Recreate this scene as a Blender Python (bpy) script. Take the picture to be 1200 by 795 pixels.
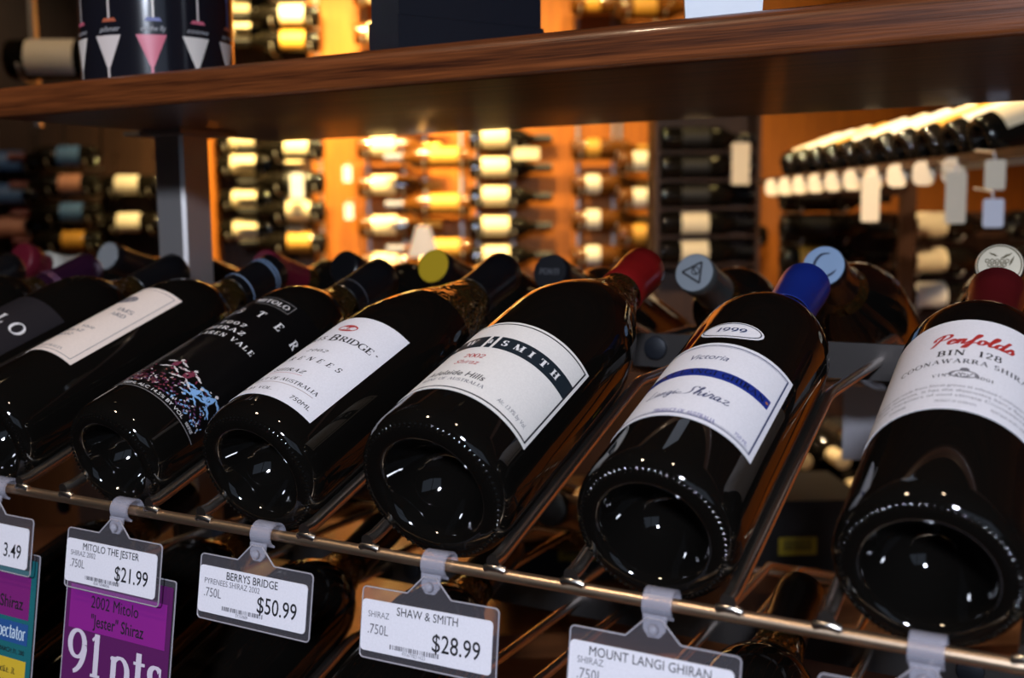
import bpy, math, random
from mathutils import Vector, Matrix
random.seed(7)
sc = bpy.context.scene
COL = sc.collection
for o in list(bpy.data.objects): bpy.data.objects.remove(o)
R_ = math.radians

# ------------------------------------------------------------------ camera
FPX = 1248.0
Xc = Vector((2276, -122, -1248)).normalized()
PIT = R_(6.6)
ux = -(Xc[1]*math.cos(PIT) - Xc[2]*math.sin(PIT))/Xc[0]
Zc = Vector((ux, math.cos(PIT), -math.sin(PIT))).normalized()
Yc = Zc.cross(Xc)
if Yc[2] < 0: Yc = -Yc
def c2w(v): return Vector((Xc.dot(v), Yc.dot(v), Zc.dot(v)))
CAM = Vector((0.2762, -0.4166, 0.1311))
RIGHT, UP, FWD = c2w(Vector((1,0,0))), c2w(Vector((0,1,0))), c2w(Vector((0,0,1)))
cam = bpy.data.cameras.new('camera'); camo = bpy.data.objects.new('camera', cam); COL.objects.link(camo)
m = Matrix.Identity(4)
for i in range(3):
    m[i][0], m[i][1], m[i][2], m[i][3] = RIGHT[i], UP[i], -FWD[i], CAM[i]
camo.matrix_world = m
cam.sensor_width = 36.0; cam.lens = 36.0*FPX/1200.0
cam.clip_start = 0.02; cam.clip_end = 60
cam.dof.use_dof = True; cam.dof.focus_distance = 0.575; cam.dof.aperture_fstop = 6.7; cam.dof.aperture_blades = 7
sc.camera = camo
def ray(px, py):
    return c2w(Vector(((px-600)/FPX, (397.5-py)/FPX, 1.0)).normalized())

# room axes: the room stands at an angle to the bottle rack
RF = Vector((-0.5237, 0.8519, 0)).normalized(); RR = Vector((0.8519, 0.5237, 0)).normalized()
ROOM_ANGLE = math.atan2(RR.y, RR.x)
FLOOR_Z = -1.05; CEIL_Z = 1.75
def W(u, v, z): return Vector((CAM.x, CAM.y, 0)) + RR*u + RF*v + Vector((0, 0, z))
def uz(px, py, v):
    d = ray(px, py); t = v/d.dot(RF); p = CAM + d*t
    return (p-CAM).dot(RR), p.z

# ------------------------------------------------------------------ world, exposure
wd = bpy.data.worlds.new('world'); sc.world = wd; wd.use_nodes = True
bg = wd.node_tree.nodes['Background']
bg.inputs[0].default_value = (0.62, 0.76, 1.0, 1); bg.inputs[1].default_value = 0.5
sc.view_settings.view_transform = 'Standard'; sc.view_settings.look = 'None'
sc.view_settings.exposure = 0.0; sc.view_settings.gamma = 1.0; sc.view_settings.use_curve_mapping = False
WARM = (1.0, 0.70, 0.27); COOL = (0.78, 0.85, 1.0); SOFTWARM = (1.0, 0.74, 0.5)

# ------------------------------------------------------------------ materials
MATS = {}
def mat(name, col, rough=0.5, metal=0.0, spec=0.5, trans=0.0, ior=1.45, coat=0.0, emit=None, es=0.0, alpha=1.0, sheen=0):
    if name in MATS: return MATS[name]
    mt = bpy.data.materials.new(name); mt.use_nodes = True
    b = mt.node_tree.nodes['Principled BSDF']
    b.inputs['Base Color'].default_value = (*col, 1); b.inputs['Roughness'].default_value = rough
    b.inputs['Metallic'].default_value = metal; b.inputs['Specular IOR Level'].default_value = spec
    b.inputs['Transmission Weight'].default_value = trans; b.inputs['IOR'].default_value = ior
    b.inputs['Coat Weight'].default_value = coat; b.inputs['Coat Roughness'].default_value = 0.08
    b.inputs['Alpha'].default_value = alpha
    if emit: b.inputs['Emission Color'].default_value = (*emit, 1); b.inputs['Emission Strength'].default_value = es
    MATS[name] = mt; return mt
def nodes(mt): return mt.node_tree.nodes, mt.node_tree.links, mt.node_tree.nodes['Principled BSDF']
def noise_bump(mt, scale=60, strength=0.1, dist=0.001, stretch=(1,1,1), detail=3):
    N, L, b = nodes(mt)
    tc = N.new('ShaderNodeTexCoord'); mp = N.new('ShaderNodeMapping'); mp.inputs['Scale'].default_value = stretch
    nz = N.new('ShaderNodeTexNoise'); nz.inputs['Scale'].default_value = scale; nz.inputs['Detail'].default_value = detail
    bp = N.new('ShaderNodeBump'); bp.inputs['Strength'].default_value = strength; bp.inputs['Distance'].default_value = dist
    L.new(tc.outputs['Object'], mp.inputs[0]); L.new(mp.outputs[0], nz.inputs['Vector'])
    L.new(nz.outputs['Fac'], bp.inputs['Height']); L.new(bp.outputs[0], b.inputs['Normal'])
    return nz
def wood(name, dark, light, rough=0.35, coat=0.3, grain=(1.2, 22, 60), scale=3.0, bump=0.15):
    if name in MATS: return MATS[name]
    mt = mat(name, dark, rough, coat=coat); N, L, b = nodes(mt)
    tc = N.new('ShaderNodeTexCoord'); mp = N.new('ShaderNodeMapping'); mp.inputs['Scale'].default_value = grain
    n1 = N.new('ShaderNodeTexNoise'); n1.inputs['Scale'].default_value = scale; n1.inputs['Detail'].default_value = 8; n1.inputs['Distortion'].default_value = 0.6
    n2 = N.new('ShaderNodeTexNoise'); n2.inputs['Scale'].default_value = scale*7; n2.inputs['Detail'].default_value = 4
    r = N.new('ShaderNodeValToRGB'); e = r.color_ramp.elements
    e[0].position = 0.34; e[0].color = (*dark, 1); e[1].position = 0.66; e[1].color = (*light, 1)
    mx = N.new('ShaderNodeMix'); mx.data_type = 'FLOAT'; mx.inputs[0].default_value = 0.42
    bp = N.new('ShaderNodeBump'); bp.inputs['Strength'].default_value = bump; bp.inputs['Distance'].default_value = 0.002
    L.new(tc.outputs['Object'], mp.inputs[0]); L.new(mp.outputs[0], n1.inputs['Vector']); L.new(mp.outputs[0], n2.inputs['Vector'])
    L.new(n1.outputs['Fac'], mx.inputs[2]); L.new(n2.outputs['Fac'], mx.inputs[3]); L.new(mx.outputs[0], r.inputs[0])
    L.new(r.outputs[0], b.inputs['Base Color']); L.new(n2.outputs['Fac'], bp.inputs['Height']); L.new(bp.outputs[0], b.inputs['Normal'])
    return mt
def paper(name, col, rough=0.55):
    if name in MATS: return MATS[name]
    mt = mat(name, col, rough, spec=0.35); N, L, b = nodes(mt)
    tc = N.new('ShaderNodeTexCoord'); nz = N.new('ShaderNodeTexNoise'); nz.inputs['Scale'].default_value = 900
    r = N.new('ShaderNodeValToRGB'); e = r.color_ramp.elements
    e[0].position = 0.3; e[0].color = (col[0]*.93, col[1]*.93, col[2]*.93, 1); e[1].position = 0.7; e[1].color = (*col, 1)
    L.new(tc.outputs['Object'], nz.inputs['Vector']); L.new(nz.outputs['Fac'], r.inputs[0]); L.new(r.outputs[0], b.inputs['Base Color'])
    return mt
GLASS = mat('dark_wine_glass', (0.004, 0.0035, 0.003), 0.035, spec=0.55, ior=1.5)
noise_bump(GLASS, 14, 0.05, 0.004, (1, 1, .5), 2)
NECKGLASS = mat('neck_glass', (0.20, 0.12, 0.035), 0.05, trans=0.92, ior=1.45)
noise_bump(NECKGLASS, 110, 1.0, 0.012, (1, 1, .35), 2)
FARGLASS = mat('background_bottle_glass', (0.006, 0.005, 0.004), 0.08, ior=1.5)
AMBERGLASS = mat('amber_bottle_glass', (0.11, 0.038, 0.006), 0.12, ior=1.5)
STEEL = mat('brushed_steel', (0.50, 0.47, 0.46), 0.46, metal=.8)
noise_bump(STEEL, 40, 0.12, 0.0006, (.2, 40, 40))
DARKSTEEL = mat('dull_dark_steel', (0.085, 0.077, 0.075), 0.45, metal=.85)
noise_bump(DARKSTEEL, 40, 0.12, 0.0006, (.2, 40, 40))
CHROME = mat('rack_wire_chrome', (0.80, 0.74, 0.68), 0.27, metal=1.0)
noise_bump(CHROME, 220, 0.15, 0.0005)
ROD = mat('nickel_rod', (0.86, 0.64, 0.45), 0.36, metal=1.0)
noise_bump(ROD, 160, 0.10, 0.0004, (.05, 1, 1))
SHELFWOOD = wood('shelf_wood', (0.022, 0.005, 0.002), (0.20, 0.056, 0.014), 0.36, 0.25, (0.9, 34, 34), 3.4)
WALLWOOD = wood('wall_wood', (0.30, 0.088, 0.008), (0.48, 0.150, 0.013), 0.55, 0.0, (30, 30, 1.2), 2.0)
DARKWOOD = wood('dark_panel_wood', (0.022, 0.009, 0.005), (0.05, 0.02, 0.010), 0.5, 0.0, (30, 30, 1.2), 2.0)
FLOORWOOD = wood('floor_wood', (0.13, 0.042, 0.012), (0.26, 0.09, 0.026), 0.35, 0.2, (1.0, 14, 14), 2.0)
CEILP = mat('ceiling_paint', (0.10, 0.095, 0.09), 0.8); noise_bump(CEILP, 80, .1)
WALLP = mat('shop_wall_paint', (0.10, 0.07, 0.055), 0.8); noise_bump(WALLP, 80, .1)
CLEARPL = mat('clear_plastic', (0.55, 0.52, 0.60), 0.10, trans=0.0, ior=1.45, alpha=0.05)
CLIPPL = mat('translucent_clip_plastic', (0.50, 0.50, 0.60), 0.22, ior=1.45, alpha=0.36)
def capmat(name, col, rough=0.32, metal=0.15): 
    mt = mat(name, col, rough, metal=metal, coat=0.15); 
    return mt
BLACK_INK = mat('black_ink', (0.012, 0.012, 0.016), 0.6)

# ------------------------------------------------------------------ mesh builder
class MB:
    def __init__(s): s.v = []; s.f = []
    def add(s, vs, fs):
        o = len(s.v); s.v += [tuple(p) for p in vs]; s.f += [tuple(i+o for i in f) for f in fs]; return s
    def box(s, c, d):
        x, y, z = c; a, b, h = d[0]/2, d[1]/2, d[2]/2
        return s.add([(x+i*a, y+j*b, z+k*h) for i in (-1,1) for j in (-1,1) for k in (-1,1)],
                     [(0,1,3,2),(4,6,7,5),(0,4,5,1),(2,3,7,6),(0,2,6,4),(1,5,7,3)])
    def lathe(s, prof, n=40, closed=False):
        vs = []; fs = []
        for r, z in prof:
            for i in range(n):
                a = 2*math.pi*i/n; vs.append((r*math.cos(a), r*math.sin(a), z))
        for j in range(len(prof)-1):
            for i in range(n):
                k = (i+1) % n; fs.append((j*n+i, j*n+k, (j+1)*n+k, (j+1)*n+i))
        if not closed:
            if prof[0][0] > 1e-6: fs.append(tuple(reversed(range(n))))
            if prof[-1][0] > 1e-6: fs.append(tuple(range((len(prof)-1)*n, len(prof)*n)))
        return s.add(vs, fs)
    def tube(s, pts, r, n=10, cap=True):
        pts = [Vector(p) for p in pts]; rings = []
        up = None
        for i, p in enumerate(pts):
            t = (pts[min(i+1, len(pts)-1)] - pts[max(i-1, 0)]).normalized()
            if up is None: up = Vector((0,0,1)) if abs(t.z) < .9 else Vector((1,0,0))
            a = t.cross(up).normalized(); b = a.cross(t).normalized(); up = b
            rings.append([p + (a*math.cos(2*math.pi*k/n) + b*math.sin(2*math.pi*k/n))*r for k in range(n)])
        vs = [q for rg in rings for q in rg]; fs = []
        for j in range(len(rings)-1):
            for k in range(n):
                l = (k+1) % n; fs.append((j*n+k, (j+1)*n+k, (j+1)*n+l, j*n+l))
        if cap: fs.append(tuple(range(n))); fs.append(tuple(reversed(range((len(rings)-1)*n, len(rings)*n))))
        return s.add(vs, fs)
    def prism(s, poly, axis_fn, t0, t1):
        """poly: 2D outline; axis_fn(x,y,t)->3D"""
        n = len(poly); vs = [axis_fn(x, y, t0) for x, y in poly] + [axis_fn(x, y, t1) for x, y in poly]
        fs = [tuple(reversed(range(n))), tuple(range(n, 2*n))] + [(i, (i+1)%n, n+(i+1)%n, n+i) for i in range(n)]
        return s.add(vs, fs)
    def build(s, name, material, parent=None, smooth=False, angle=None):
        me = bpy.data.meshes.new(name); me.from_pydata(s.v, [], s.f); me.update()
        me.materials.append(material)
        if smooth:
            for p in me.polygons: p.use_smooth = True
            if angle: me.set_sharp_from_angle(angle=R_(angle))
        o = bpy.data.objects.new(name, me); COL.objects.link(o)
        if parent: o.parent = parent
        return o
def tag(o, label, cat, group=None):
    o['label'] = label; o['category'] = cat
    if group: o['group'] = group
    return o
def struct(o): o['kind'] = 'structure'; return o
def empty(name, loc, rot=(0,0,0)):
    o = bpy.data.objects.new(name, None); COL.objects.link(o); o.location = loc; o.rotation_euler = rot; o.empty_display_size = .02
    return o
def copy_tree(o, parent=None):
    c = o.copy(); COL.objects.link(c); c.parent = parent
    for ch in list(o.children): copy_tree(ch, c)
    return c

# ------------------------------------------------------------------ lettering
_tc = {}
def sans(txt, bold=0.0, shear=0.0):
    """outline of built-in lettering as (verts2d, faces), cap height 1, starting at x=0"""
    if 'M' in txt: bold = 0.0
    key = (txt, bold, shear)
    if key in _tc: return _tc[key]
    cu = bpy.data.curves.new('lettering_source', 'FONT'); cu.body = txt; cu.size = 1.0; cu.resolution_u = 3
    cu.offset = bold; cu.shear = shear; cu.fill_mode = 'FRONT'
    ob = bpy.data.objects.new('lettering_source', cu); COL.objects.link(ob)
    dg = bpy.context.evaluated_depsgraph_get(); me = bpy.data.meshes.new_from_object(ob.evaluated_get(dg))
    vs = [(v.co.x, v.co.y) for v in me.vertices]; fs = [tuple(p.vertices) for p in me.polygons]
    bpy.data.objects.remove(ob); bpy.data.curves.remove(cu); bpy.data.meshes.remove(me)
    x0 = min(v[0] for v in vs); k = 1/0.70
    vs = [((x-x0)*k, y*k) for x, y in vs]
    _tc[key] = (vs, fs); return _tc[key]
TH, TN = .19, .072
def ribbon(pts, ws):
    L_, R2 = [], []
    n = len(pts)
    for i in range(n):
        a = pts[max(i-1,0)]; b = pts[min(i+1,n-1)]; dx, dy = b[0]-a[0], b[1]-a[1]; q = math.hypot(dx, dy) or 1
        nx, ny = -dy/q, dx/q; w = ws[i]/2
        L_.append((pts[i][0]+nx*w, pts[i][1]+ny*w)); R2.append((pts[i][0]-nx*w, pts[i][1]-ny*w))
    return L_+R2, [(i, n+i, n+i+1, i+1) for i in range(n-1)]
def V(x, y0=0, y1=1, s0=1, s1=1, w=None):
    w = w or TH; o = [ribbon([(x, y0), (x, y1)], [w, w])]
    if s0: o.append(ribbon([(x-w*.95, y0+TN/2), (x+w*.95, y0+TN/2)], [TN, TN]))
    if s1: o.append(ribbon([(x-w*.95, y1-TN/2), (x+w*.95, y1-TN/2)], [TN, TN]))
    return o
def H(x0, x1, y, tick=0):
    o = [ribbon([(x0, y), (x1, y)], [TN, TN])]
    if tick: o.append(ribbon([(x1-TN/2, y), (x1-TN/2, y+tick)], [TN, TN]))
    return o
def D(x0, y0, x1, y1, w, s0=0, s1=0):
    o = [ribbon([(x0, y0), (x1, y1)], [w, w])]
    if s0: o.append(ribbon([(x0-.14, y0+(TN/2 if y0 < .5 else -TN/2)), (x0+.14, y0+(TN/2 if y0 < .5 else -TN/2))], [TN, TN]))
    if s1: o.append(ribbon([(x1-.14, y1+(TN/2 if y1 < .5 else -TN/2)), (x1+.14, y1+(TN/2 if y1 < .5 else -TN/2))], [TN, TN]))
    return o
def Cv(cx, cy, rx, ry, a0, a1, n=14):
    pts = []; ws = []
    for i in range(n+1):
        a = R_(a0+(a1-a0)*i/n); pts.append((cx+rx*math.cos(a), cy+ry*math.sin(a))); ws.append(TN+(TH-TN)*abs(math.cos(a))**1.3)
    return [ribbon(pts, ws)]
def serif_glyph(c):
    g = {
     'A': (.95, D(.12,0,.46,1,TN,1)+D(.46,1,.82,0,TH,0,1)+H(.24,.66,.36)), 'B': (.8, V(.17)+Cv(.36,.75,.26,.23,90,-90)+Cv(.36,.26,.31,.24,90,-90)+H(.17,.4,.975)+H(.17,.4,.51)+H(.17,.4,.025)),
     'C': (.88, Cv(.5,.5,.42,.49,48,312)+[ribbon([(.79,.68),(.79,.98)],[TN,TN])]), 'D': (.95, V(.17)+Cv(.36,.5,.46,.475,90,-90)+H(.17,.4,.975)+H(.17,.4,.025)),
     'E': (.76, V(.17)+H(.17,.68,.97,-.22)+H(.17,.52,.52)+H(.17,.7,.03,.24)), 'F': (.7, V(.17)+H(.17,.66,.97,-.22)+H(.17,.5,.5)),
     'G': (.95, Cv(.5,.5,.42,.49,48,330)+V(.8,.05,.42,0,1)+[ribbon([(.79,.68),(.79,.98)],[TN,TN])]), 'H': (.98, V(.19)+V(.79)+H(.19,.79,.52)),
     'I': (.42, V(.21)), 'J': (.5, V(.3,.15,1,0,1)+Cv(.14,.15,.16,.2,0,-150)), 'K': (.92, V(.17)+D(.22,.42,.74,1,TN,0,1)+D(.36,.56,.8,0,TH,0,1)),
     'L': (.76, V(.17)+H(.17,.7,.03,.26)), 'M': (1.15, V(.16,w=TN*1.3)+D(.18,1,.56,0,TH)+D(.56,0,.95,1,TN)+V(.97)), 'N': (.98, V(.17,w=TN*1.3)+D(.17,1,.8,0,TH)+V(.8,0,1,0,1,w=TN*1.3)),
     'O': (1.0, Cv(.5,.5,.42,.49,0,360,24)), 'P': (.76, V(.17)+Cv(.36,.73,.3,.245,90,-90)+H(.17,.4,.975)+H(.17,.4,.485)),
     'Q': (1.0, Cv(.5,.5,.42,.49,0,360,24)+D(.5,.1,.85,-.2,TN*2)), 'R': (.86, V(.17)+Cv(.36,.74,.28,.235,90,-90)+H(.17,.4,.975)+H(.17,.4,.5)+D(.4,.5,.76,0,TH,0,1)),
     'S': (.66, Cv(.33,.745,.22,.235,30,270)+Cv(.33,.255,.25,.245,90,-150)+[ribbon([(.53,.72),(.53,.98)],[TN,TN]), ribbon([(.09,.02),(.09,.3)],[TN,TN])]),
     'T': (.84, V(.42,0,1,1,0)+H(.06,.78,.97,-.24)+[ribbon([(.085,.97),(.085,.73)],[TN,TN])]), 'U': (.95, V(.19,.3,1,0,1)+V(.76,.3,1,0,1,w=TN*1.3)+Cv(.475,.32,.285,.31,180,360)),
     'V': (.92, D(.12,1,.46,0,TH,1)+D(.46,0,.8,1,TN,0,1)), 'W': (1.3, D(.12,1,.42,0,TH,1)+D(.42,0,.66,1,TN)+D(.66,1,.9,0,TH)+D(.9,0,1.18,1,TN,0,1)),
     'X': (.9, D(.14,1,.76,0,TH,1,1)+D(.74,1,.14,0,TN,1,1)), 'Y': (.88, D(.12,1,.44,.48,TH,1)+D(.76,1,.44,.48,TN,1)+V(.44,0,.5,1,0)), 'Z': (.78, H(.1,.7,.97)+D(.68,.97,.1,.03,TH)+H(.1,.7,.03,.24)+[ribbon([(.12,.97),(.12,.73)],[TN,TN])]),
     '0': (.72, Cv(.36,.5,.28,.49,0,360,24)), '1': (.5, V(.27,0,1,1,0)+D(.27,.98,.1,.84,TN)), '2': (.7, Cv(.34,.72,.24,.27,165,-20)+D(.56,.64,.1,.06,TN*1.8)+[ribbon([(.08,.06),(.62,.06)],[.11,.11])]),
     '3': (.66, Cv(.32,.75,.22,.24,150,-90)+Cv(.32,.26,.26,.25,90,-150)), '5': (.68, H(.16,.58,.95)+[ribbon([(.17,.95),(.14,.55)],[TN,TN])]+Cv(.32,.31,.26,.3,125,-150)), '7': (.66, [ribbon([(.08,.93),(.6,.93)],[.12,.12])]+D(.59,.93,.26,0,TH*.8)),
     '8': (.7, Cv(.35,.75,.22,.24,0,360,20)+Cv(.35,.26,.27,.25,0,360,20)), '9': (.74, Cv(.36,.68,.28,.31,0,360,22)+Cv(.12,.62,.53,.62,0,-75)), '%': (.8, Cv(.2,.75,.15,.2,0,360,12)+Cv(.6,.25,.15,.2,0,360,12)+D(.15,0,.65,1,TN)),
     '.': (.3, [ribbon([(.08,.07),(.22,.07)],[.14,.14])]), '*': (.5, Cv(.2,.42,.06,.06,0,360,10)+Cv(.2,.42,.02,.02,0,360,8)), ' ': (.42, []), '-': (.4, H(.05,.35,.4)), "'": (.25, V(.1,.7,1,0,0,w=.08)),
     'p': (.78, V(.18,-.42,.66,1,0)+Cv(.4,.32,.28,.34,125,-125)+D(.18,.63,.06,.6,TN)), 't': (.48, V(.22,.12,.88,0,0)+Cv(.36,.14,.14,.14,180,320)+H(.04,.44,.64)), 's': (.56, Cv(.27,.49,.18,.17,35,270)+Cv(.27,.16,.2,.165,90,-150)+[ribbon([(.44,.47),(.44,.65)],[TN,TN]), ribbon([(.07,.01),(.07,.2)],[TN,TN])]),
     'e': (.62, Cv(.31,.32,.25,.33,10,320)+H(.08,.55,.36)), 'n': (.78, V(.18,0,.64,1,0)+V(.58,0,.45,1,0)+Cv(.38,.42,.2,.23,0,150)), 'c': (.58, Cv(.31,.32,.25,.33,50,315)), 'o': (.66, Cv(.33,.32,.26,.33,0,360,18)), 'r': (.52, V(.18,0,.64,1,0)+Cv(.38,.46,.18,.18,50,160)), 'a': (.62, V(.46,0,.45,0,0)+Cv(.29,.46,.18,.18,0,160)+Cv(.27,.2,.2,.19,60,330)), 'i': (.36, V(.18,0,.64,1,0)+Cv(.18,.86,.05,.05,0,360,8)), 'l': (.36, V(.18,0,1,1,0)),
    }
    return g.get(c, g['.'])
def serif(txt, track=0.06, shear=0.0):
    key = ('serif', txt, track, shear)
    if key in _tc: return _tc[key]
    x = 0; vs = []; fs = []
    for c in txt:
        adv, rb = serif_glyph(c)
        for rv, rf in rb:
            o = len(vs); vs += [(x+a+shear*b, b) for a, b in rv]; fs += [tuple(i+o for i in f) for f in rf]
        x += adv+track
    _tc[key] = (vs, fs); return _tc[key]
def catmull(p, k=6):
    out = []
    for i in range(len(p)-1):
        a, b, c, d = p[max(i-1,0)], p[i], p[i+1], p[min(i+2, len(p)-1)]
        for j in range(k):
            t = j/k
            out.append(tuple(.5*((2*b[q])+(-a[q]+c[q])*t+(2*a[q]-5*b[q]+4*c[q]-d[q])*t*t+(-a[q]+3*b[q]-3*c[q]+d[q])*t**3) for q in (0,1)))
    out.append(p[-1]); return out
SCRIPT = {  # (advance, strokes) in x-height 0.5 units, slanted by shear
 'P': (.75, [[(.0,-.05),(.12,.02),(.25,.5),(.36,.98)], [(.02,.5),(.0,.75),(.25,1.0),(.6,1.02),(.72,.8),(.55,.56),(.3,.5),(.25,.46)]]),
 'L': (.75, [[(.5,.95),(.4,1.02),(.3,.9),(.26,.4),(.15,.05),(.0,.02),(.08,.12),(.3,.06),(.55,-.04),(.75,.08)]]),
 'S': (.75, [[(.75,.86),(.66,1.0),(.46,.96),(.42,.75),(.5,.5),(.46,.2),(.25,.02),(-.15,.03),(-.35,.14),(-.2,.22),(.0,.18)]]),
 'e': (.42, [[(.0,.2),(.22,.28),(.3,.42),(.18,.5),(.06,.3),(.12,.06),(.26,.02),(.42,.16)]]),
 'n': (.55, [[(.0,.2),(.1,.48),(.08,.02)], [(.08,.1),(.2,.42),(.32,.48),(.34,.3),(.33,.06),(.42,.02),(.55,.16)]]),
 'f': (.45, [[(.0,.16),(.2,.5),(.34,.9),(.28,1.02),(.2,.8),(.14,.0),(.06,-.38),(-.06,-.36),(.02,-.1),(.2,.1),(.45,.2)]]),
 'o': (.45, [[(.26,.48),(.08,.42),(.04,.15),(.16,.01),(.3,.14),(.32,.38),(.2,.48),(.3,.36),(.45,.4)]]),
 'l': (.35, [[(.0,.16),(.2,.6),(.28,.95),(.2,1.02),(.12,.7),(.1,.15),(.18,.01),(.35,.16)]]),
 'd': (.55, [[(.32,.42),(.16,.5),(.04,.28),(.1,.04),(.24,.08),(.34,.3)], [(.46,1.02),(.38,.6),(.34,.14),(.42,.01),(.55,.16)]]),
 's': (.42, [[(.0,.16),(.18,.52),(.2,.4),(.3,.2),(.24,.03),(.06,.02),(.02,.1)]]),
 'a': (.52, [[(.3,.42),(.16,.5),(.04,.28),(.1,.04),(.22,.08),(.32,.45),(.31,.1),(.38,.01),(.52,.16)]]),
 'g': (.5, [[(.3,.42),(.16,.5),(.04,.28),(.1,.06),(.22,.1),(.32,.46),(.3,-.2),(.18,-.4),(.04,-.3),(.2,-.06),(.5,.16)]]),
 'i': (.3, [[(.0,.16),(.12,.48),(.1,.1),(.16,.01),(.3,.16)], [(.13,.68),(.15,.72)]]),
 'h': (.55, [[(.0,.16),(.18,.6),(.26,.95),(.18,1.02),(.1,.6),(.08,.02)], [(.08,.1),(.2,.42),(.32,.46),(.33,.1),(.4,.01),(.55,.16)]]),
 'r': (.4, [[(.0,.16),(.12,.54),(.16,.44),(.28,.44),(.24,.1),(.3,.01),(.4,.16)]]),
 'z': (.48, [[(.04,.4),(.14,.5),(.32,.44),(.1,.06),(.2,.08),(.34,.0),(.48,.14)]]), ' ': (.45, []) }
def script(txt, w=.07, shear=.25):
    key = ('script', txt, w, shear)
    if key in _tc: return _tc[key]
    x = 0; vs = []; fs = []
    for c in txt:
        adv, st = SCRIPT.get(c, SCRIPT[' '])
        for s in st:
            pts = catmull(s); n = len(pts)
            ws = []
            for i in range(n):
                a = pts[max(i-1,0)]; b = pts[min(i+1,n-1)]; dy = abs(b[1]-a[1])/(math.hypot(b[0]-a[0], b[1]-a[1]) or 1)
                ws.append(w*(.45+.75*dy))
            rv, rf = ribbon(pts, ws); o = len(vs)
            vs += [(x+a+shear*b, b) for a, b in rv]; fs += [tuple(i+o for i in f) for f in rf]
        x += adv
    _tc[key] = (vs, fs); return _tc[key]
def fit(src, width, height, cx, base):
    """scale lettering to width x cap height, centred on cx with its baseline at base"""
    vs, fs = src
    x0 = min(v[0] for v in vs); x1 = max(v[0] for v in vs); k = width/(x1-x0)
    return [((x-x0)*k-width/2+cx, y*height+base) for x, y in vs], fs
LIFT = 0.00028
def layers(vs, fs):
    """a hair of height per stroke, so that crossing strokes never lie in one plane"""
    n = len(vs); p = list(range(n))
    def find(i):
        while p[i] != i: p[i] = p[p[i]]; i = p[i]
        return i
    for f in fs:
        for i in f[1:]: p[find(i)] = find(f[0])
    ids = {}
    return [ids.setdefault(find(i), len(ids)) % 6 * 5e-6 for i in range(n)]
def on_bottle(name, shapes, r, material, parent, lift=1):
    if name.endswith('lettering') and len(shapes) > 1:
        for q in shapes: on_bottle(name, [q], r, material, parent, lift)
        return
    """shapes: list of (verts2d in (arc m, axial m), faces), wrapped round a cylinder whose local -Y is the top"""
    b = MB()
    for vs, fs in shapes:
        rr = r+LIFT*lift; b.add([((rr+e)*math.sin(x/r), -(rr+e)*math.cos(x/r), y) for (x, y), e in zip(vs, layers(vs, fs))], fs)
    return b.build(name, material, parent)
def patch(x0, x1, y0, y1, n=1, m=1):
    vs = [(x0+(x1-x0)*i/n, y0+(y1-y0)*j/m) for j in range(m+1) for i in range(n+1)]
    fs = [(j*(n+1)+i, j*(n+1)+i+1, (j+1)*(n+1)+i+1, (j+1)*(n+1)+i) for j in range(m) for i in range(n)]
    return vs, fs
def frame2d(x0, x1, y0, y1, w, n=24):
    return [patch(x0, x1, y0, y0+w, n), patch(x0, x1, y1-w, y1, n), patch(x0, x0+w, y0, y1), patch(x1-w, x1, y0, y1)]
def ellipse2d(cx, cy, rx, ry, n=28):
    if rx > .012:                      # wide ellipses are cut into strips so that they follow the curve of the bottle
        k = 24; xs = [-math.cos(math.pi*i/k) for i in range(k+1)]
        vs = [(cx+rx*x, cy+s_*ry*math.sqrt(max(0, 1-x*x))) for s_ in (-1, 1) for x in xs]
        return vs, [(i, i+1, k+2+i, k+1+i) for i in range(k)]
    return [(cx, cy)]+[(cx+rx*math.cos(2*math.pi*i/n), cy+ry*math.sin(2*math.pi*i/n)) for i in range(n)], [(0, 1+i, 1+(i+1)%n) for i in range(n)]
def ring2d(cx, cy, rx, ry, w, n=36):
    vs = [(cx+(rx-k*w)*math.cos(2*math.pi*i/n), cy+(ry-k*w)*math.sin(2*math.pi*i/n)) for k in (0,1) for i in range(n)]
    return vs, [(i, (i+1)%n, n+(i+1)%n, n+i) for i in range(n)]

# ------------------------------------------------------------------ the room
def quad_box(name, u0, u1, v0, v1, z0, z1, material, parent=None):
    """a box along the room axes, its origin at its floor-side centre"""
    b = MB().box((0, 0, 0), (u1-u0, v1-v0, z1-z0)); o = b.build(name, material, parent)
    p = W((u0+u1)/2, (v0+v1)/2, (z0+z1)/2); o.location = p; o.rotation_euler = (0, 0, ROOM_ANGLE); return o
UL, UR, VB, VF = -3.3, 2.35, -2.6, 3.95
struct(quad_box('floor', UL-.1, UR+.1, VB-.1, VF+.1, FLOOR_Z-.1, FLOOR_Z, FLOORWOOD))
struct(quad_box('ceiling', UL-.1, UR+.1, VB-.1, VF+.1, CEIL_Z, CEIL_Z+.1, CEILP))
struct(quad_box('wall_back', UL-.1, UR+.1, VF, VF+.1, FLOOR_Z, CEIL_Z, WALLWOOD))
struct(quad_box('wall_left', UL-.1, UL, VB, VF, FLOOR_Z, CEIL_Z, WALLP))
struct(quad_box('wall_right', UR, UR+.1, VB, VF, FLOOR_Z, CEIL_Z, WALLWOOD))
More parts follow.
